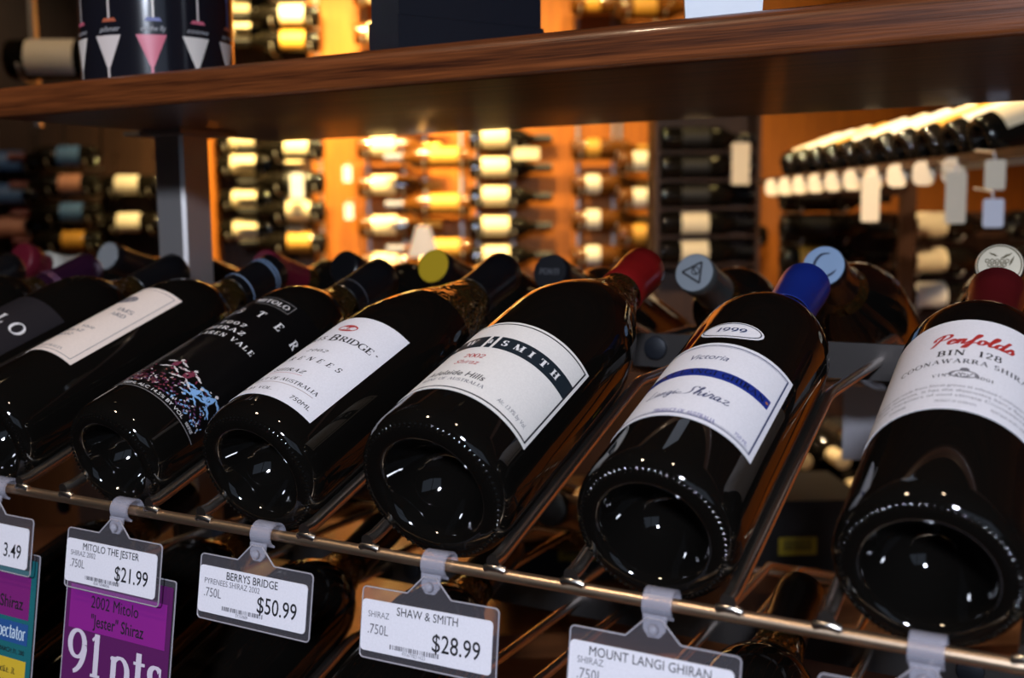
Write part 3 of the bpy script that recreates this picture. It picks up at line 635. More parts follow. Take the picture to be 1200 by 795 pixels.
# -- farther front bottles seen only by their necks and shoulders
wine_bottle(-5, .0372, 'bordeaux', CAP_PURPLE, .225, 'wine bottle with dark purple capsule, among the farthest left in front', cap_bands=[(.240, .2412, mat('violet_cap_ring', (.25,.12,.22), .3, metal=.6)), (.244, .2452, mat('violet_cap_ring', (.25,.12,.22)))])
wine_bottle(-6, .0372, 'bordeaux', CAP_BLACK, .238, 'dark wine bottle at the far left, beyond the purple capsule')
wine_bottle(3, .0375, 'bordeaux', CAP_BLACK, .238, 'dark wine bottle beyond the right picture edge') if False else None

# -- rear row, necks towards us.  (slot, radius, slide, cap, top, kind, label)
def logo_on_top(co, strokes, material, capz=.2972-.008, lift=.0011):
    b = MB()
    for vs, fs in strokes: b.add([(-x, y, capz+lift) for x, y in vs], [tuple(reversed(f)) for f in fs])
    return b.build('cap_mark', material, co)
# on the rear row the cap's +Y axis is downwards in the world, so marks are drawn with y flipped
REAR = [
 (0.0, .0372, .0, CAP_GREY, CAP_SILVER, 'bordeaux', 'wine bottle in rear row with silver cap bearing a triangle mark'),
 (0.87, .0415, -.004, CAP_BLACK, CAP_SKY, 'burgundy', 'wine bottle in rear row with pale blue cap bearing a crescent mark'),
 (1.93, .0420, .0, CAP_BLACK, CAP_GOLD, 'burgundy', 'wine bottle in rear row with pale gold cap embossed with grapes'),
 (-1.13, .0368, -.002, CAP_BLACK, mat('matt_black_cap_top', (.006,.006,.008), .45), 'bordeaux', 'wine bottle in rear row with plain black round cap'),
 (-2.1, .0368, .010, CAP_BLACK, CAP_YELLOW, 'bordeaux', 'wine bottle in rear row with bright yellow cap'),
 (-3.05, .0372, .0, CAP_BLACK, None, 'bordeaux', 'wine bottle in rear row with black cap, left of the yellow one'),
 (-3.95, .0380, -.003, CAP_PINK, None, 'bordeaux', 'wine bottle in rear row with pinkish red cap'),
 (-5.9, .0410, .0, CAP_BLACK, CAP_SILVER, 'burgundy', 'wine bottle in rear row with silver ringed cap beside the steel post'),
 (-7.1, .0372, .006, CAP_PINK, None, 'bordeaux', 'wine bottle in rear row with red cap and pale neck at far left'),
]
for t, r, sl, cp, top, kd, lab in REAR:
    long_red = 'pale neck' in lab
    root, r, body, co = wine_bottle(t, r, kd, cp, .262 if long_red else .238, lab, 'rear', sl, False, cap_top=top, capr=.0200 if long_red else .0158)
    if 'triangle' in lab:
        T = [(0, .0095), (-.0085, -.0055), (.0085, -.0055)]
        sh = [ribbon([T[i], T[(i+1)%3]], [.0016, .0016]) for i in range(3)] + [ring2d(.0012, -.0012, .0034, .0034, .0009, 20), ribbon([(-.002, -.003), (.0045, .002)], [.001, .001])]
        ca, sa = math.cos(1.57), math.sin(1.57)
        logo_on_top(co, [([(x*ca-y*sa, -(x*sa+y*ca)) for x, y in vs], fs) for vs, fs in sh], BLACK_INK)
    if 'crescent' in lab:
        p = catmull([(.004, .0095), (-.002, .0085), (-.0062, .003), (-.0066, -.003), (-.0052, -.0075)], 5); q = catmull([(-.003, -.0062), (.002, -.0082), (.0065, -.0062), (.0095, -.0030)], 5)
        sh = [ribbon(p, [.0006+.0016*math.sin(math.pi*i/(len(p)-1)) for i in range(len(p))]), ribbon(q, [.0005+.0014*math.sin(math.pi*i/(len(q)-1)) for i in range(len(q))])]
        logo_on_top(co, [([(x, -y) for x, y in vs], fs) for vs, fs in sh], mat('dark_mark_ink', (.02,.03,.06), .5))
    if 'grapes' in lab:
        sh = [ring2d(0, 0, .0142, .0142, .0008, 32)]
        for row, nn in enumerate((5, 4, 3, 2)):
            for k in range(nn): sh.append(ring2d((k-(nn-1)/2)*.0031-.0015, .003-row*.0028, .0015, .0015, .0006, 10))
        sh += [blob(.004, .0066, .5, .008, .0016), blob(.0075, .003, 1.2, .007, .0014), blob(-.004, .0075, -.4, .006, .0012)]
        logo_on_top(co, [([(x, -y) for x, y in vs], fs) for vs, fs in sh], mat('gold_mark_ink', (.10,.075,.03), .5))
    if 'plain black' in lab:
        vs, fs = fit(serif('PONTI'), .018, .005, 0, -.0025); logo_on_top(co, [([(x, -y) for x, y in vs], fs)], mat('faint_grey_mark', (.10,.10,.11), .5))
    if long_red:
        MB().lathe([(.0160, .2563), (.0196, .2555), (.0205, .241), (.0225, .229), (.0262, .218), (.0320, .2060)], 36, True).build('pale_neck_sleeve', mat('pale_grey_sleeve', (.36,.36,.33), .5), root, True)
# bottles on the tier below, both rows in shade
for i, t in enumerate((-4, -3, -2, -1, 1)): wine_bottle(t, .0375, 'bordeaux', CAP_BLACK, .238, 'dark wine bottle on the shaded lower tier, front row, %s from left' % ('first', 'second', 'third', 'fourth', 'fifth', 'sixth', 'seventh')[i], 'front', 0, False, -.205, group='shaded bottles on the lower tier')
for i, t in enumerate((-3.95, -3.05, -2.1, -1.13)): wine_bottle(t, .0375, 'bordeaux', CAP_BLACK, .238, 'dark wine bottle on the shaded lower tier, rear row, %s from left' % ('first', 'second', 'third', 'fourth', 'fifth', 'sixth', 'seventh')[i], 'rear', 0, False, -.205, group='shaded rear bottles on the lower tier')

# ------------------------------------------------------------------ price tags on the rod
TAGWHITE = paper('price_card_white', (.78, .77, .84), .5)
def planar(name, shapes, material, parent, y):
    if (name.endswith('lettering') or name in ('heading', 'quote', 'score')) and len(shapes) > 1:
        for q in shapes: planar(name, [q], material, parent, y)
        return
    b = MB()
    for vs, fs in shapes: b.add([(x, y-e, z) for (x, z), e in zip(vs, layers(vs, fs))], fs)
    return b.build(name, material, parent)
def rrect(x0, x1, z0, z1, rad, n=5):
    pts = []
    for cx, cz, a0 in ((x1-rad, z1-rad, 0), (x0+rad, z1-rad, 90), (x0+rad, z0+rad, 180), (x1-rad, z0+rad, 270)):
        for k in range(n+1):
            a = R_(a0+90*k/n); pts.append((cx+rad*math.cos(a), cz+rad*math.sin(a)))
    return pts
def left_text(src, x, base, h, k=1.0):
    vs, fs = src; x0 = min(v[0] for v in vs); return [((a-x0)*h*k+x, b*h+base) for a, b in vs], fs
def right_text(src, x, base, h, k=1.0):
    vs, fs = src; x1 = max(v[0] for v in vs); return [((a-x1)*h*k+x, b*h+base) for a, b in vs], fs
def mid_text(src, x, base, h, k=1.0):
    vs, fs = src; x0 = min(v[0] for v in vs); x1 = max(v[0] for v in vs); return [((a-(x0+x1)/2)*h*k+x, b*h+base) for a, b in vs], fs
def price_tag(x, title, sub, vol, price, code, label, tilt=9, sub_under=True, tilt_y=0, drop=0):
    root = empty('price_tag', (x, rodP.y, rodP.z), (R_(-tilt)*-1 if False else R_(-tilt), R_(tilt_y), 0)); tag(root, label, 'price tag')
    yb = -.0075
    # translucent clip: a C-band round the rod and a tongue with a rivet
    cb = MB(); ro, ri, wd_ = .0068, .0055, .0066; n = 22; vs = []; fs = []
    for k in range(n+1):
        a = R_(-75+290*k/n)
        for (q, xx) in ((ro, -wd_), (ro, wd_), (ri, wd_), (ri, -wd_)): vs.append((xx, q*math.cos(a)*-1, q*math.sin(a)))
    for k in range(n):
        for q in range(4): fs.append((k*4+q, k*4+(q+1)%4, (k+1)*4+(q+1)%4, (k+1)*4+q))
    fs += [(0,3,2,1), (n*4, n*4+1, n*4+2, n*4+3)]
    cb.add(vs, fs)
    cb.prism([(-.0055, -.004), (.0055, -.004), (.0050, -.0105), (.0025, -.0135), (-.0025, -.0135), (-.0050, -.0105)], lambda X, Z, t: (X, t, Z), yb+.0003, yb+.0013)
    clip = cb.build('clip', CLIPPL, root, True, 35)
    rv = MB().lathe([(0, .0016), (.0014, .0015), (.0022, .0008), (.0026, 0)], 16).build('rivet', CLIPPL, clip, True); rv.rotation_euler = (math.pi/2, 0, 0); rv.location = (0, yb-.0008, -.0100)
    # clear holder
    ht, hb, hx = -.0145, -.0490, .0385
    outline = rrect(-hx, hx, hb, ht, .0022)
    i0 = 5   # insert the triangular hanger between the top corners
    outline = outline[:6] + [(.0125, ht), (.0035, -.0055), (-.0035, -.0055), (-.0125, ht)] + outline[6:]
    hold = MB().prism(outline, lambda X, Z, t: (X, t, Z), yb-.0008, yb+.0002).build('holder', CLEARPL, root)
    rim = MB(); loop = outline+[outline[0]]
    for i in range(len(loop)-1):
        rim.tube([(loop[i][0], yb-.0003, loop[i][1]), (loop[i+1][0], yb-.0003, loop[i+1][1])], .00042, 5, False)
    rim.build('holder_edge', mat('plastic_edge', (.45, .43, .48), .25, alpha=.7), hold)
    # card
    c0, c1, d0, d1 = -.0378, .0362, -.0452, -.0203
    card = MB().prism(rrect(c0, c1, d0, d1, .0022), lambda X, Z, t: (X, t, Z), yb-.0013, yb-.00085).build('card', TAGWHITE, root)
    yl = yb-.00145; cxm = (c0+c1)/2
    if title: planar('title', [mid_text(sans(title, .004), cxm+(.0 if len(title) > 12 else .001), d1-.0055, .0041, .87)], BLACK_INK, card, yl)
    sh = []
    if not sub: pass
    elif sub_under: sh.append(left_text(sans(sub), c0+.004, d1-.0094, .0030, .88))
    else: sh.append(left_text(sans(sub), c0+.004, d1-.0082, .0030, .88))
    if vol: sh.append(left_text(sans(vol), c0+.0042, d1-.0162, .0048, .82))
    if sh: planar('small_lettering', sh, GREY_INK, card, yl)
    if price: planar('price', [right_text(sans(price, .004), c1-.0060, d1-.0190, .0084, .82)], BLACK_INK, card, yl)
    if not code: return root
    bars = []; rg = random.Random(code); xx = c0+.0175
    while xx < c0+.0455:
        w = rg.choice((.0002, .0003, .0006, .0008)); bars.append(patch(xx, xx+w, d0+.0028, d0+.0050)); xx += w+rg.choice((.0003, .0004, .0007))
    bars.append(mid_text(sans(code), c0+.0315, d0+.0009, .0017, .85))
    planar('barcode', bars, GREY_INK, card, yl)
    return root
price_tag(-.2105, 'MITOLO THE JESTER', 'SHIRAZ 2002', '.750L', '$21.99', '8361TA000056', 'price tag reading Mitolo The Jester, $21.99')
price_tag(-.1040, 'BERRYS BRIDGE', 'PYRENEES SHIRAZ 2002', '.750L', '$50.99', 'SY157609', 'price tag reading Berrys Bridge, $50.99')
price_tag(.0040, 'SHAW & SMITH', 'SHIRAZ', '.750L', '$28.99', '9316770211623', 'price tag reading Shaw & Smith, $28.99', sub_under=False, tilt_y=-1)
price_tag(.1175, 'MOUNT LANGI GHIRAN', 'SHIRAZ', '.750L', '', '', 'price tag reading Mount Langi Ghiran, cut off by the picture bottom')
price_tag(-.3185, '', '', '', '3.49', '', 'price tag at the left edge with price ending 3.49')
price_tag(.2255, '', '', '', '', '', 'price tag of which only the clip shows, bottom right')

# ------------------------------------------------------------------ shelf talkers behind the tags
def talker(x0, x1, z0, z1, y, bgcol, edge, label):
    root = empty('shelf_talker', ((x0+x1)/2, y, z1), (R_(-9), 0, 0)); tag(root, label, 'shelf talker')
    w = (x1-x0)/2; h = z1-z0
    sheet = MB().prism(rrect(-w, w, -h, .0065, .0015), lambda X, Z, t: (X, t, Z), 0, .0004).build('sheet', bgcol, root)
    MB().prism(rrect(-w-.0012, w+.0012, -h-.002, .0100, .0015), lambda X, Z, t: (X, t, Z), .0006, .0010).build('sleeve', CLEARPL, root)
    rim = MB(); o = rrect(-w-.0012, w+.0012, -h-.002, .0100, .0015); o.append(o[0])
    for i in range(len(o)-1): rim.tube([(o[i][0], .0008, o[i][1]), (o[i+1][0], .0008, o[i+1][1])], .0004, 5, False)
    rim.build('sleeve_edge', mat('plastic_edge', (.45,.43,.48)), root)
    return root, sheet, w
PUR_D = paper('deep_purple_paper', (.10, .012, .10)); PUR_L = mat('bright_purple_ink', (.24, .015, .23), .5); PINK = mat('pink_ink', (.50, .16, .26), .5)
yT = rodP.y-.0092
tk, sh_, w = talker(-.2530, -.1670, -.215, -.0795, yT, PUR_D, None, 'purple shelf talker reading 91 pts below the Jester price tag')
pn = planar('panel', [patch(-w+.0035, w-.0035, -.0290, -.0035)], PUR_L, sh_, -.00015)
planar('heading', [mid_text(sans('2002 Mitolo', .008), -.002, -.0148, .0070, .80), mid_text(sans('"Jester" Shiraz', .008), .001, -.0256, .0070, .76)], BLACK_INK, pn, -.0003)
planar('score', [fit(serif('91', .1), .0285, .0250, -.0245, -.0545), fit(serif('pts', .06), .0440, .0250, .0185, -.0560)], mat('lilac_ink', (.62,.56,.66), .5), sh_, -.0003)
pk = planar('quote_panel', [patch(-w+.0055, w-.0055, -.110, -.0590-.004)], PINK, sh_, -.00015)
planar('quote', [left_text(sans('"...exhibits expres', .02), -w+.008, -.0680, .0030), left_text(sans('fruit la', .02), -w+.008, -.0735, .0030)], BLACK_INK, pk, -.0003)
TEAL = paper('teal_paper', (.012, .13, .15)); YEL = mat('yellow_ink', (.62, .42, .03), .5); BLU = mat('mid_blue_ink', (.02, .08, .26), .5)
tk, sh_, w = talker(-.3660, -.2815, -.215, -.0820, yT, TEAL, None, 'teal shelf talker with purple and yellow panels at the left edge')
pn = planar('panel', [patch(-w+.004, w-.0045, -.0300, -.0035)], mat('purple_panel_ink', (.19,.015,.16), .5), sh_, -.00015)
planar('heading', [right_text(sans('Shiraz', .008), w-.010, -.0245, .0075, .85)], BLACK_INK, pn, -.0003)
bn = planar('banner', [patch(-w+.006, w-.004, -.0455, -.0325)], BLU, sh_, -.00015)
planar('banner_lettering', [right_text(serif('Spectator'.replace('S', 'S'), .02), w-.006, -.0425, .0085, .62), left_text(serif('Wine', .02), -w+.008, -.0425, .0085, .55)], mat('pale_blue_ink', (.55,.68,.80), .5), bn, -.0003)
planar('date_line', [right_text(sans('MARCH 31, 200', .02), w-.006, -.0515, .0028, .9)], BLACK_INK, sh_, -.0003)
yp = planar('quote_panel', [patch(-w+.006, w-.004, -.12, -.0550)], YEL, sh_, -.00015)
planar('quote', [right_text(serif(q, .03), w-.0070-dx, z, .0040, .72) for q, dx, z in (('attractive, with'.replace(',', '.'), .006, -.0640), ('on character', .0055, -.0710), ('the fine', .016, -.0780))], BLACK_INK, yp, -.0003)

# ------------------------------------------------------------------ things on the shelf
ztop = SZ0+ST
tin = empty('gift_tin', (-.432, .250, ztop)); tag(tin, 'black cylindrical gift tin printed with rows of cocktail glasses on the shelf', 'tin')
TR = .0625
MB().lathe([(0, .0), (TR-.002, 0), (TR, .002), (TR, .20)], 64).build('body', mat('black_printed_tin', (.008,.008,.012), .16, metal=.0, coat=.6), tin, True, 40)
MB().lathe([(TR, .2), (TR+.0015, .201), (TR+.0015, .222), (TR-.002, .225), (0, .226)], 64).build('lid', mat('black_printed_tin', (0,0,0)), tin, True, 40)
GC = [(.58,.52,.50), (.66,.62,.58), (.40,.10,.05), (.55,.12,.18), (.12,.14,.34)]
def martini(cx, foot, h, col, ft):
    """one printed cocktail glass: bowl, stem and coloured foot, wrapped round the tin"""
    w = h*.235; P = []
    P += [(cx-w*.08, foot+h*.52), (cx-w*.08, foot+h*.06), (cx+w*.08, foot+h*.06), (cx+w*.08, foot+h*.52)]
    P += [(cx-w*.62, foot), (cx+w*.62, foot), (cx+w*.45, foot+h*.06), (cx-w*.45, foot+h*.06)]
    P = [(x, max(y, .002)) for x, y in P]
    q = TR+.0004
    nb = 8; F = [(0,1,2,3), (4,5,6,7)]
    for k_ in range(nb+1):
        f_ = -1+2*k_/nb; P += [(cx+w*f_, foot+h), (cx+w*f_*.12, max(.002, foot+h*.50))]
    F += [(8+2*i, 9+2*i, 11+2*i, 10+2*i) for i in range(nb)]
    o = MB().add([(q*math.sin(x/TR), -q*math.cos(x/TR), y) for x, y in P], F).build('glass_print', mat('glass_print_%d' % col, GC[col], .4), tin)
    o.data.materials.append(mat('glass_print_%d' % ft, GC[ft], .4)); o.data.polygons[1].material_index = 1
NG = 11
for k in range(NG):
    a = 2*math.pi*(k+.35)/NG*TR
    martini(a, .0465, .046, [0, 1, 0, 4][k % 4], [2, 4, 3, 2][k % 4]); martini(a-.002, -.014, .050, [0, 3, 1, 0][k % 4], 4)
    vs, fs = fit(sans(['pilsner', 'on the fly', 'cosmo', 'sunrise'][k % 4], 0, .3), .019, .0040, a, .0390)
    MB().add([((TR+.0004)*math.sin(x/TR), -(TR+.0004)*math.cos(x/TR), y) for x, y in vs], fs).build('print_lettering', mat('grey_print_ink', (.4,.4,.42), .5), tin)

bx = empty('gift_box', (-.1422, .2636, ztop), (0, 0, R_(61.5))); tag(bx, 'navy blue lidded box standing on the wooden shelf', 'box')
NAVYB = mat('navy_card', (.006, .0075, .013), .42); noise_bump(NAVYB, 300, .1)
MB().box((0, 0, .014), (.1200, .0470, .028)).build('base_tray', NAVYB, bx)
MB().box((0, 0, .095), (.1170, .0440, .133)).build('lid', NAVYB, bx)
pb = empty('paper_bag', (.066, .235, ztop), (0, 0, R_(20))); tag(pb, 'pale white paper bag on the shelf at upper right', 'paper bag')
WB = mat('pale_paper', (.60,.66,.74), .6); noise_bump(WB, 30, .4, .004)
MB().prism([(-.022, 0), (.022, 0), (.031, .16), (-.031, .16)], lambda X, Z, t: (X, t, Z), -.02, .02).build('sack', WB, pb)
MB().tube([(-.02, 0, .16), (-.015, 0, .19), (.015, 0, .19), (.02, 0, .16)], .002, 6).build('handle', WB, pb)

# ------------------------------------------------------------------ bottles and racks in the background
FL_CREAM = paper('lit_cream_label', (.82, .70, .48)); FL_PALE = paper('pale_label', (.80, .74, .64)); FL_GOLD = mat('gold_label', (.55, .28, .04), .5); FL_BLUE = mat('blue_label', (.07, .17, .42), .5); FL_RED = mat('rose_label', (.50, .24, .18), .5); FL_DARK = mat('dark_label', (.006, .0055, .005), .5)
CAPS = {'black': CAP_BLACK, 'gold': mat('gold_foil', (.45,.24,.04), .35, metal=.5), 'red': CAP_MAROON, 'cream': mat('cream_foil', (.72,.60,.38), .4), 'blue': mat('slate_foil', (.16,.17,.28), .4)}
BG = {}
def bg_bottle(pos, rot, labm, capm, glass, label, group, lab0=.045, lab1=.125, roll=0):
    key = (labm.name, capm.name, glass.name, lab0, lab1)
    if key not in BG:
        r = .0375; root = empty('wine_bottle', (0,0,0))
        hl, up, tip = profile('bordeaux', r)
        MB().lathe(hl+up+tip, 24).build('body', glass, root, True, 50)
        label_sheet(root, r, -80, 80, lab0, lab1, labm)
        MB().lathe([(.0158, .236), (.0156, .28), (.0160, .2835), (.0160, .296), (.014, .2972), (0, .2972)], 20, True).build('capsule', capm, root, True, 40)
        BG[key] = root; o = root
    else: o = copy_tree(BG[key])
    o.location = pos; o.rotation_mode = 'XYZ'; o.rotation_euler = rot
    tag(o, label, 'wine bottle', group); return o
def mrot(axis, upv):
    """rotation with the bottle axis (local Z) along axis and its label side (local -Y) towards upv"""
    z = Vector(axis).normalized(); y = -Vector(upv); y = (y - z*y.dot(z)).normalized(); x = y.cross(z)
    mm = Matrix((x, y, z)).transposed(); return mm.to_euler()

WHERE = ['topmost', 'second from the top', 'third from the top', 'fourth from the top', 'fifth from the top', 'sixth from the top', 'lowest but visible']
ORD = ['first', 'second', 'third', 'fourth', 'fifth', 'sixth', 'seventh', 'eighth', 'ninth', 'tenth', 'eleventh', 'twelfth']
def wall_column(px, rows, v, labm, capm, glass, desc, flip=1, extra=None, lab=(.045, .125), hang=True):
    """bottles lying parallel to the wall, labels facing the room, on a pair of rails"""
    us = []; zs = []
    for i, py in enumerate(rows):
        u, z = uz(px, py, v); us.append(u); zs.append(z)
    uc = sum(us)/len(us); ax = RR*flip
    for i, z in enumerate(zs):
        lm = extra[i] if extra and extra[i] else labm
        p = W(uc, v, z) - ax*((lab[0]+lab[1])/2)
        up = (-RF*.9 + Vector((0,0,.42)))
        bg_bottle(p, mrot(ax, up), lm, capm, glass, desc + (', '+WHERE[i] if len(zs) > 1 else ''), desc.split(' in the ')[-1]+' of bottles on the back wall' if len(zs) > 1 else None, *lab)
    if hang:
        z0, z1 = min(zs)-.12, max(zs)+.12
        if hang == 'ceiling': z1 = CEIL_Z
        vb = VF-.02 if hang is True else v+.05
        sc_ = (lab[0]+lab[1])/2
        rk = empty('wall_bottle_rack', W(uc, vb, z0)); rk.rotation_euler = (0, 0, ROOM_ANGLE)
        tag(rk, 'thin metal rack behind the %s' % desc.replace('wine bottle with', 'bottles with'), 'wall rack')
        S2 = [flip*(.03-sc_), flip*(.16-sc_)]
        for s_ in S2: MB().box((s_, 0, (z1-z0)/2), (.010, .02, z1-z0)).build('rail', STEEL, rk)
        dv = v-vb
        for z in zs:
            for s_ in S2:
                zz = z-z0
                MB().tube([(s_, 0, zz-.03), (s_, dv*.5, zz-.0405), (s_, dv, zz-.0408), (s_, dv-.026, zz-.032), (s_, dv-.040, zz-.012)], .003, 6).build('hook', STEEL, rk, True)
VC = 3.86
B_ = 'wine bottle with '
wall_column(284, [-32, 9, 40, 166, 194, 235, 270], VC, FL_CREAM, CAPS['cream'], FARGLASS, B_+'cream label in the dark left column', 1, lab=(.05, .135))
wall_column(347, [-20, 19, 49, 175, 214, 248, 285], VC-.085, FL_CREAM, CAPS['black'], FARGLASS, B_+'narrow cream label in the second column', -1, [None, None, FL_GOLD, None, FL_DARK, None, FL_GOLD], lab=(.05, .13))
wall_column(449, [-6, 40, 128, 173, 218, 265, 308], VC, FL_CREAM, CAPS['gold'], AMBERGLASS, B_+'bright cream label in the amber column', 1, lab=(.05, .135))
wall_column(521, [185, 240, 292], VC-.085, FL_GOLD, CAPS['blue'], AMBERGLASS, B_+'gold label in the glowing column', -1, lab=(.04, .14))
wall_column(580, [128, 163, 197, 231, 266, 300], VC-.02, FL_CREAM, CAPS['black'], FARGLASS, B_+'wide cream label in the long column', 1, lab=(.045, .14))
wall_column(694, [5, 175, 217, 258, 300], VC, FL_PALE, CAPS['gold'], AMBERGLASS, B_+'small pale label in the brown column', 1, [FL_GOLD, FL_GOLD, None, None, None], lab=(.05, .10))
wall_column(754, [10, 190, 233, 275], VC-.085, FL_PALE, CAPS['black'], AMBERGLASS, B_+'pale label in the last wooden column', 1, [FL_GOLD, None, None, FL_GOLD], lab=(.05, .13))
wall_column(868, [277], VC, FL_CREAM, CAPS['black'], FARGLASS, B_+'cream label low on the brown wall', -1, lab=(.05, .135))
# far left, dim
wall_column(152, [218, 262], VC, FL_PALE, CAPS['black'], FARGLASS, B_+'pale label in the dim column by the post', 1)
wall_column(86, [184, 217, 250, 283], VC-.085, FL_BLUE, CAPS['red'], FARGLASS, B_+'small label in the dim middle column', -1, [None, FL_RED, None, FL_GOLD], lab=(.05, .125))
wall_column(12, [190, 228, 267], VC, FL_BLUE, CAPS['black'], FARGLASS, B_+'large label in the dim left edge column', 1, [None, None, FL_RED], lab=(.03, .15))
wall_column(64, [70], 2.1, FL_PALE, CAPS['black'], FARGLASS, B_+'big pale label, upper left', 1, lab=(.04, .13), hang='ceiling')

# the black column: a tall dark wooden case with thin shelves
def rack_case(px0, px1, v, depth, rows, label, zt=.62):
    u0, _ = uz(px0, 230, v); u1, _ = uz(px1, 230, v)
    root = empty('rack_case', W((u0+u1)/2, v+.03, FLOOR_Z), (0, 0, ROOM_ANGLE)); tag(root, label, 'wine rack')
    h = zt-FLOOR_Z; w = u1-u0
    MB().box((0, depth/2+.01, h/2), (w, .02, h)).build('back_panel', DARKWOOD, root)
    for s_ in (-1, 1): MB().box((s_*(w/2-.006), .0, h/2), (.012, depth, h)).build('side_panel', DARKWOOD, root)
    MB().box((0, 0, h-.01), (w, depth, .02)).build('top_board', DARKWOOD, root)
    for i, py in enumerate(rows):
        z = uz(817, py, v)[1]
        MB().box((0, 0, z-.0415-FLOOR_Z), (w-.024, depth, .006)).build('shelf', DARKWOOD, root)
        uc, _ = uz(817, 230, v); uc = (u0+.025); 
        bg_bottle(W(u0+.022, v, z), mrot(RR, -RF*.9+Vector((0,0,.42))), FL_CREAM if i > 2 else FL_DARK, CAPS['black'], FARGLASS, 'dark wine bottle in the black rack case, '+WHERE[i], 'bottles in the black rack case', .06, .145)
    return root
rack_case(766, 888, 3.3, .12, [163, 196, 229, 262, 295], 'tall dark wooden rack case holding black bottles in the background')

# hanging price cards in the background
def hang_card(px, py, v, w, h, col, label, group, arm=.012):
    u, z = uz(px, py, v)
    root = empty('hanging_card', W(u, v, z+h/2), (0, 0, ROOM_ANGLE)); tag(root, label, 'price card', group)
    MB().prism(rrect(-w/2, w/2, -h, 0, .004), lambda X, Z, t: (X, t, Z), -.0006, .0006).build('card', col, root)
    MB().tube([(0, .001, -.004), (0, .004, .010), (0, arm, .016)], .0015, 6).build('hook', STEEL, root)
    return root
PALEC = paper('pale_card', (.70, .72, .82)); CREAMC = paper('cream_card', (.78, .68, .52))
for px, py, w, h, c, lab in ((348, 218, .045, .085, PALEC, 'white price card hanging by the second bottle column'), (407, 204, .03, .055, PALEC, 'upper small white card at the edge of the amber strip'), (409, 248, .03, .055, PALEC, 'lower small white card at the edge of the amber strip')):
    hang_card(px, py, 3.70, w, h, c, lab, 'price cards on the back wall', .25)
hang_card(617, 180, 3.775, .09, .04, CREAMC, 'cream shelf card beside the long label column', 'price cards on the back wall', .02)
hang_card(868, 192, 3.22, .055, .125, CREAMC, 'tall cream card hanging on the black rack case', 'price cards on the back wall', .05)

# small lamp on the far counter
u, z = uz(496, 283, 3.2)
lp = empty('table_lamp', W(u, 3.2, z-.20)); tag(lp, 'small lamp with cream cone shade, blurred behind the bottle necks', 'lamp')
MB().lathe([(.05, 0), (.05, .012), (.012, .02), (.008, .16), (.0, .17)], 24).build('base', CAPS['cream'], lp, True, 40)
MB().lathe([(.048, .155), (.020, .245), (.018, .245), (.046, .155)], 28, True).build('shade', mat('lit_shade_paper', (.80, .62, .46), .7, emit=(1, .74, .50), es=.7), lp, True, 40)
ct = empty('display_counter', W(-.27, 3.22, FLOOR_Z), (0, 0, ROOM_ANGLE)); tag(ct, 'wooden display counter in front of the bottle wall', 'counter')
hc = lp.location.z-FLOOR_Z
MB().box((0, 0, hc/2-.015), (1.66, .42, hc-.03)).build('body', DARKWOOD, ct); MB().box((0, 0, hc-.015), (1.70, .46, .03)).build('top', DARKWOOD, ct)
BG_li = bpy.data.lights.new('counter_lamp_light', 'POINT'); BG_li.energy = 3.0; BG_li.color = WARM; BG_li.shadow_soft_size = .02
lo = bpy.data.objects.new('counter_lamp_light', BG_li); COL.objects.link(lo); lo.location = lp.location + Vector((0, 0, .195))

# ------------------------------------------------------------------ right-hand display: two stepped rows of tilted bottles
TILT = R_(20)
def disp_row(n, v0, dv, u, z, labs, row, rail):
    ax = RR*math.cos(TILT) + Vector((0,0,math.sin(TILT))); nn = -RR*math.sin(TILT) + Vector((0,0,math.cos(TILT)))
    for i in range(n):
        bg_bottle(W(u, v0-dv*i, z), mrot(ax, nn), labs[i % len(labs)], CAPS['black'], FARGLASS, 'bottle in the %s row of the right-hand display, %s from the far end' % (row, ORD[i]), row+' row of the right-hand display', .03, .15)
    for l in (.03, .15):
        o = MB().box((0, 0, 0), (.012, 1.34, .012)).build('rest_rail', STEEL, rail)
        p = W(u, 2.1, z) + ax*l - nn*.0445; o.location = (rail.matrix_world.inverted() @ p) if False else (Matrix.Rotation(-ROOM_ANGLE, 3, 'Z') @ (p-rail.location)); o.rotation_euler = (0, -TILT, 0)
uu, zz = uz(980, 191, 2.3); uu2, zz2 = uz(985, 236, 2.3)
dsp = empty('display_case', W(uu+.2, 2.1, FLOOR_Z), (0, 0, ROOM_ANGLE)); tag(dsp, 'dark display stand under the stepped rows of bottles at right', 'display stand')
disp_row(11, 2.60, .098, uu-.02, zz, [FL_CREAM, FL_PALE, FL_CREAM, FL_GOLD, FL_PALE], 'top', dsp)
